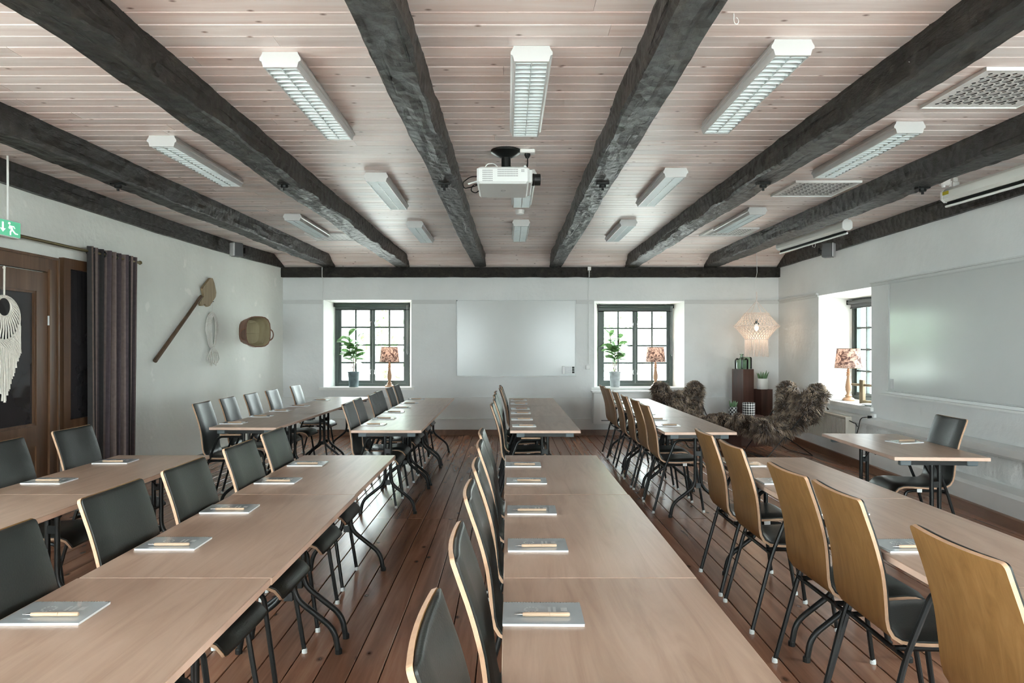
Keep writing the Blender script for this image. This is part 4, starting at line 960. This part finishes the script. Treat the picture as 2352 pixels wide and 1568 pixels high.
# socket with plugs
so = tag(empty('wall_socket', (xr(8.2) - .001, 8.2, .60), 0), 'white wall socket with black plug beside the radiator', 'socket')
MB().cbox(-.035, 0, -.045, .045, -.045, .045, .005).build('plate', 'whiteplastic', so); MB().tube([(-.035, 0, 0), (-.075, 0.02, 0)], .016, 8).build('plug', 'black', so)
tag(MB().tube(fillet([(xr(8.2) - .075, 8.22, .60), (xr(8.2) - .11, 8.32, .58), (xr(8.2) - .12, 8.34, .46), (xr(8.3) - .13, 8.36, .40), (xr(8.3) - .13, 8.40, .30)], .06, 5), .005, 6).build('power_cable', 'black', None, True), 'black power cable drooping from the wall socket', 'cable')
tag(MB().tube(fillet([(xr(8.4) - .13, 8.55, .52), (xr(8.4) - .12, 8.45, .50), (xr(8.4) - .13, 8.40, .505), (xr(8.4) - .13, 8.36, .47)], .04, 4), .006, 6).build('power_cable', 'black', None, True), 'short black lead at the radiator end', 'cable')

# ------------------------------------------------------------------ lamps, plants and ornaments on the sills
def warm(loc, watts, parent=None, r=0.03):
    l = bpy.data.lights.new('bulb_light', 'POINT'); l.energy = watts; l.color = (1.0, 0.72, 0.48); l.shadow_soft_size = r
    o = bpy.data.objects.new('bulb_light', l); COL.objects.link(o); o.location = loc
    if parent: o.parent = parent
def table_lamp(loc, s, label):
    rt = tag(empty('table_lamp', loc), label, 'table lamp', 'table lamps on the sills')
    prof = [(.075, 0), (.078, .018), (.06, .035), (.035, .05), (.045, .062), (.028, .08), (.022, .10), (.036, .14), (.040, .18), (.033, .23), (.024, .28), (.020, .32), (.030, .335), (.020, .35), (.028, .365), (.018, .38), (.022, .40), (.012, .42), (.012, .46)]
    MB().lathe([(r * s, z * s) for r, z in prof], 20).build('turned_base', 'lampwood', rt, True)
    n = 28; mb = MB(); mb.lathe([(.168 * s, .43 * s), (.140 * s, .68 * s)], n, (0, 0, 0), 0, False)
    mb.build('lamp_shade', 'shade', rt, True)
    for (r_, z_) in ((.168, .43), (.140, .68)): MB().tube([(r_ * s * math.cos(2 * PI * k / n), r_ * s * math.sin(2 * PI * k / n), z_ * s) for k in range(n)], .003, 5, 0, True).build('shade_ring', 'stem', rt)
    MB().lathe([(.012, .46), (.026, .50), (.03, .53), (.02, .56), (.004, .57)], 14).build('bulb', 'bulb', rt, True)
    warm((0, 0, .60 * s), 1.2, rt)
table_lamp((-1.946, YB + .13, 0.768), .96, 'turned wooden lamp with patterned shade on the left end sill'); table_lamp((2.435, YB + .13, 0.768), .96, 'turned wooden lamp with patterned shade on the right end sill'); table_lamp((4.555, 9.25, 0.712), 1.02, 'turned wooden lamp with patterned shade on the side sill')
def leaf_mesh(L_, W_, droop, name, m):
    mb = MB(); n = 7
    for i in range(n + 1):
        t = i / n; w_ = W_ * (math.sin(PI * min(1, t ** 0.8)) ** 0.7) * (0.55 + 0.6 * t) * .5 if 0 < t < 1 else 0.001
        z = -droop * L_ * t * t
        mb.v += [Vector((t * L_, -w_, z + .25 * w_)), Vector((t * L_, 0, z)), Vector((t * L_, w_, z + .25 * w_))]
    for i in range(n): a = i * 3; mb.face((a, a + 3, a + 4, a + 1)); mb.face((a + 1, a + 4, a + 5, a + 2))
    return mb.mesh(name, m, True)
fig_leaf = leaf_mesh(.185, .12, .25, 'leaf', 'leaf')
def fig_plant(loc, potm, seed, label, potlab):
    rr = random.Random(seed); rt = tag(empty('potted_plant', loc), label, 'potted plant')
    pot = MB().lathe([(.075, 0), (.078, .01), (.092, .23), (.099, .235), (.099, .25), (.088, .25), (.085, .20)], 24).build('pot', potm, rt, True)
    MB().lathe([(.084, .205), (.02, .212)], 20, cap=True).build('soil', 'soil', pot)
    for si, (dx, top) in enumerate(((-.03, .86), (.025, .80), (.0, .66))):
        pts = [(dx * .3, 0, .20), (dx * 1.0, .01, .40), (dx * 2.2, -.01, .62), (dx * 2.8, .0, top)]
        MB().tube(fillet(pts, .1, 4), [.007] * 12 if False else .0055, 6).build('stem', 'stem', rt, True)
        nl = 16
        for k in range(nl):
            t = .34 + .66 * k / (nl - 1); zz = .25 + (top - .25) * t; xx = dx * (.6 + 2.2 * t)
            a = (0 if rr.random() < .5 else PI) + rr.gauss(0, .75); el = rr.uniform(-.1, .75) if k < nl - 2 else rr.uniform(.6, 1.1)
            o = link('leaf', fig_leaf, rt, (xx, 0, zz)); sc = rr.uniform(.8, 1.2) * (1.0 if k < nl - 2 else .85); o.scale = (sc, sc, sc)
            o.rotation_euler = (rr.gauss(0, .4), -el, a)
            yy_ = math.sin(a) * math.cos(el) * .175 * sc
            if yy_ > .14: o.rotation_euler = (rr.gauss(0, .4), -el, -a)
fig_plant((-2.535, YB + .13, 0.768), 'pot1', 3, 'broad-leaved green plant in a dark zinc pot on the left sill', ''); fig_plant((1.767, YB + .13, 0.768), 'pot2', 8, 'broad-leaved green plant in a pale grey pot on the right sill', '')
# wooden clamp and dish on the side sill
rt = tag(empty('wooden_clamp', (4.50, 8.78, 0.713), 0.3), 'old wooden screw clamp standing on the side sill', 'clamp')
MB().cbox(-.025, .025, -.03, .03, 0, .30, .004).build('upright', 'agedwood', rt); MB().cbox(-.025, .025, -.18, .03, .0, .045, .004).build('lower_jaw', 'agedwood', rt); MB().tube([(0, .17, .235), (0, -.24, .235)], .016, 8).build('wooden_screw', 'agedwood', rt, True)
ds = MB().lathe([(.03, 0), (.06, .004), (.115, .022), (.118, .026), (.06, .012), (.01, .008)], 24).build('dish', 'ceramic', None, True, (4.42, 8.42, 0.7125)); tag(ds, 'white shallow dish on the side sill near the wall edge', 'dish')
tag(MB().tube(fillet([(4.50, 9.22, .72), (4.42, 9.3, .717), (4.36, 9.33, .716), (4.30, 9.35, .69), (4.28, 9.36, .60)], .03, 4), .003, 6).build('lamp_cord', 'alu', None, True), 'thin cord of the side lamp hanging over the sill', 'cable')
tag(MB().tube([(4.245, 9.28, .665), (4.25, 9.18, .60)], .010, 8).build('cord_switch', 'black', None, True), 'black inline cord switch above the radiator', 'switch')

# ------------------------------------------------------------------ corner group: pendant, columns, stump table, pots
rt = tag(empty('pendant_lamp', (3.81, 10.6, 1.27)), 'macrame pendant lamp with long fringe in the far corner', 'pendant lamp')
zt_, zm_, zl_ = .673, .473, .273; rt_, rm_, rl_ = .173, .335, .165
for (r_, z_, nm) in ((rt_, zt_, 'top_hoop'), (rm_, zm_, 'middle_hoop'), (rl_, zl_, 'lower_hoop')):
    MB().tube([(r_ * math.cos(2 * PI * k / 36), r_ * math.sin(2 * PI * k / 36), z_) for k in range(36)], .007, 6, 0, True).build(nm, 'macrame', rt, True)
for (ra, za, rb, zb_, nm) in ((rt_, zt_, rm_, zm_, 'upper_net'), (rm_, zm_, rl_, zl_, 'lower_net')):
    mb = MB(); K = 31
    for dirn in (-1, 1):
        for k in range(K):
            pts = []
            for j in range(8):
                t = j / 7; r_ = ra + (rb - ra) * t - .010 * math.sin(PI * t); a = 2 * PI * k / K + dirn * t * .55
                pts.append((r_ * math.cos(a), r_ * math.sin(a), za + (zb_ - za) * t))
            mb.tube(pts, .0048, 4)
    tag(mb.build(nm, 'macrame', rt), kind='stuff')
mb = MB()
for k in range(72):
    a = 2 * PI * k / 72 + R.uniform(-.03, .03); r_ = rl_ + R.uniform(-.006, .006); zz = R.uniform(-.0, .02)
    mb.tube([(r_ * math.cos(a), r_ * math.sin(a), zl_), (r_ * 1.01 * math.cos(a + .02), r_ * 1.01 * math.sin(a + .02), zl_ * .5), (r_ * 1.03 * math.cos(a + R.uniform(-.05, .05)), r_ * 1.03 * math.sin(a), zz)], .0042, 4)
tag(mb.build('fringe', 'macrame', rt), kind='stuff')
for k in range(4):
    a = PI / 4 + PI / 2 * k; MB().tube([(rt_ * math.cos(a), rt_ * math.sin(a), zt_), (0, 0, .86)], .006, 6).build('hanging_cord', 'macrame', rt, True)
MB().tube([(0, 0, .84), (.004, 0, .93), (0, 0, 1.0)], .011, 8).build('rope_loop', 'macrame', rt, True)
MB().tube([(0, 0, 1.0), (-.02, 0, 1.15), (.01, 0, 1.3), (0, 0, ZC - 1.27)], .004, 6).build('flex', 'whiteplastic', rt, True)
MB().tube([(0, 0, .98), (.0, 0, zm_ + .1)], .004, 6).build('inner_flex', 'whiteplastic', rt, True)
MB().lathe([(.04, .50), (.03, .54), (.012, .58)], 14).build('lamp_holder', 'greyplastic', rt, True)
MB().lathe([(.004, .40), (.024, .42), (.03, .45), (.024, .48), (.014, .50)], 14).build('bulb', 'bulb', rt, True)
warm((0, 0, .37), 1.3, rt, .03)

rt = MB(); rt.box(-.115, .115, -.115, .115, 0, 1.08); o = rt.build('wood_column', 'darkcol', None, False, (3.69, 10.86, 0), 0.5); tag(o, 'tall dark stained wooden column carrying green glass bottles', 'pedestal')
rt = MB(); rt.box(-.10, .10, -.10, .10, 0, .77); o = rt.build('wood_column', 'darkcol', None, False, (3.985, 10.80, 0), 0.25); tag(o, 'shorter dark wooden column carrying the white succulent pot', 'pedestal')
st = tag(empty('stump_table', (3.44, 10.2, 0)), 'low round dark wooden stump table between the fur chairs', 'side table')
MB().lathe([(.325, 0), (.335, .02), (.335, .40), (.325, .42)], 10).build('stump', 'darkcol', st); 
for (x_, y_, s_, lb) in ((3.66, 10.83, 1.0, 'square green glass bottle with narrow neck on the tall column'), (3.77, 10.93, .8, 'rear green glass jar beside the bottle on the tall column')):
    w_ = .10 * s_; h_ = .175 if s_ == 1 else .185; mb = MB()
    prof = [(w_, 0), (w_ * 1.03, .01), (w_ * 1.03, h_ - .03), (w_ * .8, h_ - .005), (.026, h_), (.022, h_ + .02), (.022, h_ + .045), (.034, h_ + .06)] if s_ == 1 else [(w_, 0), (w_ * 1.03, .01), (w_ * 1.03, h_ - .02), (w_ * .9, h_)]
    o = MB().lathe(prof + [(r_ - .008, z_) for r_, z_ in reversed(prof[1:])] + [(w_ - .01, .012)], 24, cap=False).build('glass_bottle', 'greenglass', None, True, (x_, y_, 1.0805), .3)
    bm = o.data; tag(o, lb, 'bottle')
def succulent(loc, r_, h_, potm, label, nl, ll, seed, plant=True, uv=False):
    rr = random.Random(seed); rt = tag(empty('potted_succulent' if plant else 'plant_pot', loc), label, 'potted plant' if plant else 'pot')
    MB().lathe([(r_ * .94, 0), (r_, .02), (r_, h_ * .5), (r_, h_), (r_ * .88, h_), (r_ * .86, h_ - .03)], 24, uv=uv).build('pot', potm, rt, True)
    MB().lathe([(r_ * .87, h_ - .028), (.01, h_ - .022)], 20).build('soil', 'soil', rt)
    if plant:
        for k in range(nl):
            a = 2 * PI * k / nl * 2.4 + rr.uniform(-.2, .2); e = rr.uniform(.05, .5); d = Vector((math.cos(a) * math.sin(e), math.sin(a) * math.sin(e), math.cos(e))); b = Vector((math.cos(a) * r_ * .45, math.sin(a) * r_ * .45, h_ - .03)); L2 = ll * rr.uniform(.7, 1.1)
            MB().tube([b, b + d * L2 * .4, b + d * L2 * .75 + Vector((0, 0, .005)), b + d * L2], [.010, .012, .008, .001], 6).build('leaf', 'leaf2', rt, True)
succulent((3.965, 10.78, .7705), .085, .165, 'ceramic', 'spiky succulent in a white ceramic pot on the shorter column', 13, .15, 1)
succulent((3.35, 10.30, .4205), .062, .12, 'check2', 'small green plant in a dark patterned pot on the stump table', 12, .13, 2, True, True)
succulent((3.56, 10.22, .4205), .088, .185, 'check', 'black and white zigzag pot on the stump table', 0, 0, 3, False, True)

# ------------------------------------------------------------------ butterfly chairs with long sheepskins
def butterfly(loc, rz, label, seed, sc=1.0):
    rr = random.Random(seed); rt = tag(empty('butterfly_chair', loc, rz), label, 'lounge chair', 'fur-covered butterfly chairs'); rt.scale = (sc, sc, sc)
    CP = [[(-.30, -.44, .46), (0, -.38, .35), (.30, -.44, .46)], [(-.27, .08, .44), (0, .04, .28), (.27, .08, .44)], [(-.39, .40, .86), (0, .36, .78), (.39, .40, .86)]]
    def q3(t): return ((t * t - t) / 2, 1 - t * t, (t * t + t) / 2)
    def S(u, v):
        wu, wv = q3(u), q3(v); p = Vector((0, 0, 0))
        for j in range(3):
            for i in range(3): p += Vector(CP[j][i]) * (wu[i] * wv[j])
        return p
    def uvmap(a, r):                                            # rounded square domain
        c_, s_ = math.cos(a), math.sin(a); m_ = (abs(c_) ** 9 + abs(s_) ** 9) ** (-1 / 9.0); return c_ * r * m_, s_ * r * m_
    mb = MB(); NA, NR = 48, 9; rows = []
    for side in (0, 1):
        for j in range(NR + 1):
            for k in range(NA):
                u, v = uvmap(2 * PI * k / NA, j / NR); p = S(u, v); e = .004; n_ = (S(u + e, v) - S(u - e, v)).cross(S(u, v + e) - S(u, v - e)).normalized()
                th = .055 * math.sqrt(max(0, 1 - (j / NR) ** 4)) + .002; mb.v.append(p + n_ * (th if side else -th))
    for side in (0, 1):
        o_ = side * (NR + 1) * NA
        for j in range(NR):
            for k in range(NA):
                f = (o_ + j * NA + k, o_ + j * NA + (k + 1) % NA, o_ + (j + 1) * NA + (k + 1) % NA, o_ + (j + 1) * NA + k); mb.face(f if not side else tuple(reversed(f)))
    o2 = (NR + 1) * NA
    for k in range(NA): mb.face((NR * NA + k, NR * NA + (k + 1) % NA, o2 + NR * NA + (k + 1) % NA, o2 + NR * NA + k))
    sling = mb.build('sling_seat', 'skin', rt, True)
    LOBES = [((s2 * .20, .26, .48), (s2 * .315, .36, .81), .13, .12) for s2 in (-1, 1)] + [((s2 * .18, -.20, .35), (s2 * .27, -.42, .39), .10, .108) for s2 in (-1, 1)]
    lob_pts = []
    for (pa, pb, r0, r1) in LOBES:
        pa, pb = Vector(pa), Vector(pb); dv = (pb - pa).normalized(); path = [pa - dv * r0 * .6, pa] + [pa.lerp(pb, q) for q in (.33, .66)] + [pb, pb + dv * r1 * .5, pb + dv * r1 * .85, pb + dv * r1]
        rad = [r0 * .5, r0, r0 * .8 + r1 * .2, r1 * .9, r1, r1 * .86, r1 * .5, .004]
        MB().tube(path, rad, 14).build('corner_pocket', 'skin', rt, True)
        lob_pts.append((pa, pb, dv, r0, r1))
    fb = MB(); cols = []
    for k in range(26000):
        if k % 5 < 2:                                           # hair on the rounded corner pockets
            pa, pb, dv, r0, r1 = lob_pts[rr.randrange(4)]; t = rr.random() ** .8; an = rr.uniform(0, 2 * PI); e1 = dv.orthogonal().normalized(); e2 = dv.cross(e1)
            rad = e1 * math.cos(an) + e2 * math.sin(an); r_ = r0 + (r1 - r0) * t; nn = rad; p = pa.lerp(pb, t) + rad * r_
            if rr.random() < .35:
                ph = rr.uniform(0, PI / 2); nn = (rad * math.cos(ph) + dv * math.sin(ph)).normalized(); p = pb + nn * r1
            out = dv * .5; p0 = p - nn * .012; L2 = rr.uniform(.05, .10)
        else:
            a = rr.uniform(0, 2 * PI); r_ = math.sqrt(rr.random())
            if rr.random() < .2: r_ = rr.uniform(.93, 1.0)
            u, v = uvmap(a, r_); p = S(u, v); e = .004; n_ = (S(u + e, v) - S(u - e, v)).cross(S(u, v + e) - S(u, v - e)).normalized()
            nn = n_ * (1 if rr.random() < .68 else -1); out = Vector((p.x, p.y, 0)).normalized() * (max(0, r_ - .85) * 3); p0 = p + nn * .04; L2 = rr.uniform(.06, .11)
        cl = Vector((noise.noise(p * 11 + Vector((seed, 0, 0))), noise.noise(p * 11 + Vector((0, 7, seed))), noise.noise(p * 11 + Vector((3, 0, 9))))) * 1.4
        d1 = (nn * .8 + out + cl + Vector((rr.gauss(0, .15), rr.gauss(0, .15), rr.gauss(0, .15)))).normalized(); d2 = (d1 * .6 + Vector((0, 0, -.8)) + cl * .5).normalized()
        w_ = rr.uniform(.003, .006); p1 = p0 + d1 * L2 * .55; p2 = p1 + d2 * L2 * .6; sd = d1.cross(Vector((rr.gauss(0, 1), rr.gauss(0, 1), rr.gauss(0, 1)))).normalized() * w_
        b = len(fb.v); fb.v += [p0 - sd, p0 + sd, p1 + sd * .9, p1 - sd * .9, p2]; fb.face((b, b + 1, b + 2, b + 3)); fb.face((b + 3, b + 2, b + 4))
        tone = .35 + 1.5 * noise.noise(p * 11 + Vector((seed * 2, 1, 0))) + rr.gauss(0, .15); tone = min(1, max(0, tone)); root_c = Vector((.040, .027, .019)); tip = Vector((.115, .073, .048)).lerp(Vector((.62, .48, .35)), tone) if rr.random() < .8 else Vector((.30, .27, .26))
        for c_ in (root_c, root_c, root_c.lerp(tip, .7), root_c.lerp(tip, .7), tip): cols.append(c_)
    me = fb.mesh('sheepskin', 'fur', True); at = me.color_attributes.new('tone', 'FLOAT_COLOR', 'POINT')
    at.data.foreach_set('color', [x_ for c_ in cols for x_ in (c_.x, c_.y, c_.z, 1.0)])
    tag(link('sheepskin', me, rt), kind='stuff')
    for s in (-1, 1):                                           # bent rod frame: crossing legs on each side, joined on the floor
        MB().tube(fillet([(s * .36, .39, .82), (s * .27, -.34, .008), (s * .10, -.34, .008)], .04, 4), .0065, 8).build('frame_rod', 'black', rt, True)
        MB().tube(fillet([(s * .36, -.38, .44), (s * .27, .34, .008), (s * .10, .34, .008)], .04, 4), .0065, 8).build('frame_rod', 'black', rt, True)
    for s in (-1, 1): MB().tube([(-.105, s * .34, .008), (.105, s * .34, .008)], .0065, 8).build('floor_rod', 'black', rt, True)
butterfly((2.68, 10.12, 0), 0.34, 'brown long-haired sheepskin butterfly chair below the right end window', 1, 0.95)
butterfly((3.60, 9.22, 0), -PI / 2 + 0.22, 'brown long-haired sheepskin butterfly chair turned sideways by the radiator', 2)

# ------------------------------------------------------------------ left wall: door, side light, curtain, sign, hangings
XL = -3.93
rt = tag(empty('door_1', (XL, 5.98, 0)), 'brown pine door with dark glass and wide frame', kind='structure')
fr = MB(); fr.box(0, .05, -.13, 0, 0, 2.20); fr.box(0, .05, -1.25, -.13, 2.07, 2.20); fr.box(0, .05, -1.38, -1.25, 0, 2.20); fr.build('door_frame', 'door', rt)
fr = MB(); fr.box(.05, .062, -.02, 0, 0, 2.20); fr.box(.05, .062, -.13, -.105, 0, 2.09); fr.box(.05, .062, -1.38, -.02, 2.18, 2.20); fr.build('frame_moulding', 'door', rt)
lf = MB()
for (a, b, c_, d_) in ((-.27, -.135, .01, 2.06), (-1.245, -1.11, .01, 2.06), (-1.11, -.27, 1.90, 2.06), (-1.11, -.27, .62, .79), (-1.11, -.27, .01, .20)): lf.box(.004, .044, a, b, c_, d_)
leafo = lf.build('door_leaf', 'door', rt)
MB().box(.01, .03, -1.11, -.27, .20, .62).build('lower_panel', 'door', leafo); mb = MB()
for (a, b, c_, d_) in ((-.29, -.27, .79, 1.90), (-1.11, -1.09, .79, 1.90), (-1.09, -.29, .79, .81), (-1.09, -.29, 1.88, 1.90)): mb.box(.012, .036, a, b, c_, d_)
mb.build('glazing_bead', 'door', leafo); MB().box(.014, .020, -1.09, -.29, .81, 1.88).build('pane', 'darkglass', leafo)
MB().tube([(.05, -.13, 1.62), (.05, -.13, 1.70)], .008, 8).build('hinge', 'alu', leafo)
rt = tag(empty('window_9', (XL, 6.06, .70)), 'narrow brown wooden window half hidden by the curtain', kind='structure')
mb = MB(); mb.box(0, .045, 0, .09, 0, 1.52); mb.box(0, .045, .09, .80, 1.43, 1.52); mb.box(0, .045, .09, .80, 0, .09); mb.box(0, .045, .80, .88, 0, 1.52); mb.build('window_frame', 'door', rt)
mb = MB(); mb.box(.012, .03, .09, .12, .09, 1.43); mb.box(.012, .03, .77, .80, .09, 1.43); mb.build('glazing_bead', 'door', rt); MB().box(.006, .014, .12, .77, .09, 1.43).build('pane', 'darkglass', rt)
# curtain and rod
rt = tag(empty('curtain_rod', (XL + .10, 5.2, 2.31)), 'brass curtain rod along the left wall above the door', 'curtain rod')
MB().tube([(0, 0, 0), (0, 2.0, 0)], .013, 10).build('rod', 'brass', rt, True); MB().lathe([(.004, -.02), (.02, -.01), (.022, 0), (.018, .015), (.004, .022)], 12, (0, 2.01, 0)).build('finial', 'brass', rt, True)
for yy in (.3, 1.95): MB().tube([(-.10, yy, 0), (0, yy, 0)], .008, 8).build('bracket', 'brass', rt)
rt = tag(empty('curtain', (XL + .10, 6.30, 0.02)), 'plum and taupe striped curtain hanging beside the door', 'curtain')
mb = MB(); NC, NR = 120, 16; Wc = .84
stripes = []
while len(stripes) < NC: stripes += [R.choice((0, 0, 1, 2, 3, 1, 0, 2))] * R.choice((1, 1, 2, 3))
for j in range(NR + 1):
    z = 2.335 * j / NR
    for i in range(NC + 1):
        t = i / NC; ph = t * 8.5 * 2 * PI; am = .034 + .012 * math.sin(t * 17 + 1); sw = (1 - z / 2.335)
        mb.v.append(Vector((am * math.sin(ph + .5 * sw * math.sin(3 * t * PI)) + .012 * sw * math.sin(9 * t + 2), t * Wc * (1 - .05 * sw) + .02 * sw * math.sin(ph * .5), z)))
for j in range(NR):
    for i in range(NC): a = j * (NC + 1) + i; mb.face((a, a + 1, a + NC + 2, a + NC + 1), stripes[i])
mb.build('fabric', ['fab0', 'fab1', 'fab2', 'fab3'], rt, True)
for k in range(4): yy = Wc * (k + .25) / 4.25; MB().tube([(.034 * math.cos(a), yy, 2.29 + .030 * math.sin(a)) for a in [2 * PI * j / 14 for j in range(14)]], .006, 6, 0, True).build('eyelet', 'black', rt, True)
# exit sign
rt = tag(empty('exit_sign', (XL + .14, 5.26, 2.266)), 'green lit exit sign with running figure hanging at the left edge', 'exit sign')
MB().cbox(-.03, .028, -.25, .085, 0, .132, .004).build('box', 'whiteplastic', rt); MB().box(.028, .031, -.246, .081, .009, .124).build('green_face', 'signgreen', rt)
MB().tube([(0, -.012, .132), (0, -.012, ZC - 2.266)], .008, 8).build('rod', 'whiteplastic', rt)
F = lambda u, v, d: (d, u * 1.15 - .062, v * .79 - .004)
man = MB(); s_ = .0125
man.prism([(.020 + .011 * math.cos(2 * PI * k / 14), .138 + .012 * math.sin(2 * PI * k / 14)) for k in range(14)], .031, .0325, F)
for poly in ([(.018, .122), (.045, .118), (.055, .082), (.036, .075)], [(.036, .118), (.062, .120), (.076, .098), (.068, .094), (.058, .110), (.044, .108)], [(.020, .118), (.012, .094), (.022, .082), (.027, .088), (.021, .095), (.027, .112)],
             [(.036, .084), (.052, .080), (.036, .055), (.036, .028), (.024, .028), (.024, .06)], [(.040, .080), (.058, .080), (.078, .056), (.100, .054), (.100, .043), (.072, .043)]): man.prism(poly, .031, .0325, F)
man.build('running_figure', 'signwhite', rt)
ar = MB(); ar.prism([(-.046, .14), (-.030, .14), (-.030, .08), (-.012, .08), (-.038, .045), (-.064, .08), (-.046, .08)], .031, .0325, F); ar.build('arrow', 'signwhite', rt)
# macrame hanging on the door
rt = tag(empty('macrame_hanging', (XL + .075, 5.30, 1.0)), 'cream macrame wall hanging with fringe on the brown door', 'wall hanging')
def ring(cy, cz, r_, tr, nm): MB().tube([(0, cy + r_ * math.cos(2 * PI * k / 32), cz + r_ * math.sin(2 * PI * k / 32)) for k in range(32)], tr, 6, 0, True).build(nm, 'cotton', rt, True)
cz = .66; ring(0, cz, .17, .008, 'outer_ring'); ring(.0, cz + .085, .075, .008, 'inner_ring')
MB().tube([(0, 0, cz + .17), (0, .003, 1.04)], .007, 6).build('hanging_cord', 'cotton', rt); MB().lathe([(.004, 1.03), (.012, 1.045), (.004, 1.06)], 10).build('knot', 'cotton', rt, True)
mb = MB()
for k in range(30):
    a = 2 * PI * k / 30; mb.tube([(0, .080 * math.cos(a), cz + .085 + .080 * math.sin(a)), (.006, .125 * math.cos(a), cz + .04 + .125 * math.sin(a)), (0, .168 * math.cos(a), cz + .168 * math.sin(a))], .007, 5)
tag(mb.build('radial_cords', 'cotton', rt, True), kind='stuff')
mb = MB()
for s in (-1, 1):
    for k in range(13):
        y0 = -.165 + .33 * k / 12; mb.tube([(.004 * s, y0, cz - math.sqrt(max(0, .17 ** 2 - y0 ** 2))), (.004 * s, max(-.17, min(.17, y0 + s * .07)), cz - .20), (.004 * s, max(-.17, min(.17, y0 + s * .14)), cz - .30 + abs(y0) * .5)], .006, 5)
tag(mb.build('knotted_net', 'cotton', rt, True), kind='stuff')
for k in range(27):
    y0 = -.175 + .35 * k / 26; top = cz - .06 - (.17 - abs(y0)) * 1.0; bot = top - .20 - (.175 - abs(y0)) * 1.2 - R.uniform(0, .03)
    pts = [(R.uniform(-.004, .004), y0 + R.uniform(-.003, .003), top + (bot - top) * j / 5) for j in range(6)]
    MB().tube(pts, [.006, .0065, .006, .0065, .006, .009], 6).build('tassel', 'cotton', rt, True)
# bread peel, rope bundle and bark basket on the left wall (positions along the wall)
def on_left(px, py):                                           # where the view through a photo pixel meets the wall
    y = 7.0
    for _ in range(30): y = 1590 * (-(xl(y) + 0.03)) / (1166 - px)
    return Vector((xl(y) + .03, y, 1.45 - (py - 793) * y / 1590))
a, b = on_left(356, 829), on_left(482, 652); ax = (b - a).normalized(); sid = Vector((0, -ax.z, ax.y)).normalized(); nx = Vector((1, 0, 0))
rt = tag(empty('bread_peel', a), 'old wooden bread peel hung diagonally on the left wall', 'bread peel'); Lp = (b - a).length
def PL(u, v, d): return ax * u + sid * v + nx * d
MB().tube([PL(0, 0, 0), PL(Lp * .5, 0, .002), PL(Lp * .82, 0, 0)], [.024, .021, .019], 8).build('shaft', 'handle', rt, True)
out_px = [(665, 652), (685, 655), (702, 700), (720, 790), (714, 832), (660, 916), (640, 925), (620, 908), (612, 895), (590, 917), (575, 915), (562, 890), (570, 870), (603, 825), (590, 755), (600, 735)]
pts = [on_left(320 + q[0] / 4.125, 480 + q[1] / 4.125) - a for q in out_px]
MB().prism([(p.y, p.z) for p in reversed(pts)], 0, 1, lambda u, v, d: (min(pts, key=lambda p: abs(p.y - u) + abs(p.z - v)).x + (-.014 if d == 0 else .014), u, v)).build('blade', 'agedwood', rt)
c0 = on_left(489, 768); rt = tag(empty('rope_bundle', c0), 'looped white rope bundle hung on a nail beside the peel', 'rope'); s_ = c0.y / 1590
mb = MB()
for k in range(5):
    w_ = (.19 - .03 * k); pts = [(.004 * k - .01, w_ * math.cos(t) * (1.0 if math.sin(t) > -.2 else .8), .05 + (.24 - .012 * k) * math.sin(t)) for t in [2 * PI * j / 24 for j in range(24)]]; MB().tube(pts, .007, 5, 0, True).build('rope_loop', 'rope', rt, True)
for k in range(7):
    y0 = (k - 3) * .012; MB().tube([(0, y0 * .4, -.16), (.01, y0 * 3.6, -.24), (.006, y0 * 5.0, -.32), (.004, y0 * 3.5, -.37 - .02 * (k % 3))], .008, 5).build('rope_end', 'rope', rt, True)
MB().tube([(-.005, 0, .29), (-.005, 0, .42)], .004, 5).build('hanging_cord', 'rope', rt); MB().tube([(-.03, 0, .425), (.012, 0, .43)], .005, 6).build('nail', 'black', rt)
c0 = on_left(548, 762); rt = tag(empty('bark_basket', c0 + Vector((.17, -.03, 0)), -0.62), 'brown bark basket with rope handles mounted on the left wall', 'basket')
# squarish tub, its mouth turned to the room
mb = MB(); n = 24; RY, RZ, DP = .20, .215, .20
def tub(a, k, inset): c_, s2 = math.cos(a), math.sin(a); m_ = (abs(c_) ** 3.2 + abs(s2) ** 3.2) ** (-1 / 3.2); return (c_ * m_ * (RY - inset) * k, s2 * m_ * (RZ - inset) * k)
rings = [(-.02, .80, 0, 0), (DP, 1.0, 0, 0), (DP, 1.0, .014, 0), (.0, .82, .014, 1)]
for (d_, k_, ins, _) in rings:
    for j in range(n): u, v = tub(2 * PI * j / n, k_, ins); mb.v.append(Vector((d_, u, v)))
for i in range(3):
    for j in range(n): mb.face((i * n + j, i * n + (j + 1) % n, (i + 1) * n + (j + 1) % n, (i + 1) * n + j), 1 if i == 2 else 0)
mb.face([j for j in reversed(range(n))], 0); mb.face([3 * n + j for j in range(n)], 1)
mb.build('tub', ['basket', 'basketin'], rt, True)
for s in (-1, 1): MB().tube([(DP - .03, s * (RY - .01) + s * .075 * math.sin(t), -.04 + .08 * math.cos(t)) for t in [PI * j / 10 for j in range(11)]], .009, 6).build('handle', 'basket', rt, True)
for zz in (.13, -.02): MB().tube([(.016, -RY * .7, zz), (.016, RY * .7, zz)], .006, 5).build('inner_batten', 'basketin', rt)
MB().tube([(DP * .5, RY * .96 * math.cos(t), RZ * 1.02 * math.sin(t)) for t in [PI + PI * j / 10 for j in range(3, 9)]], .005, 5).build('lashing', 'rope', rt)
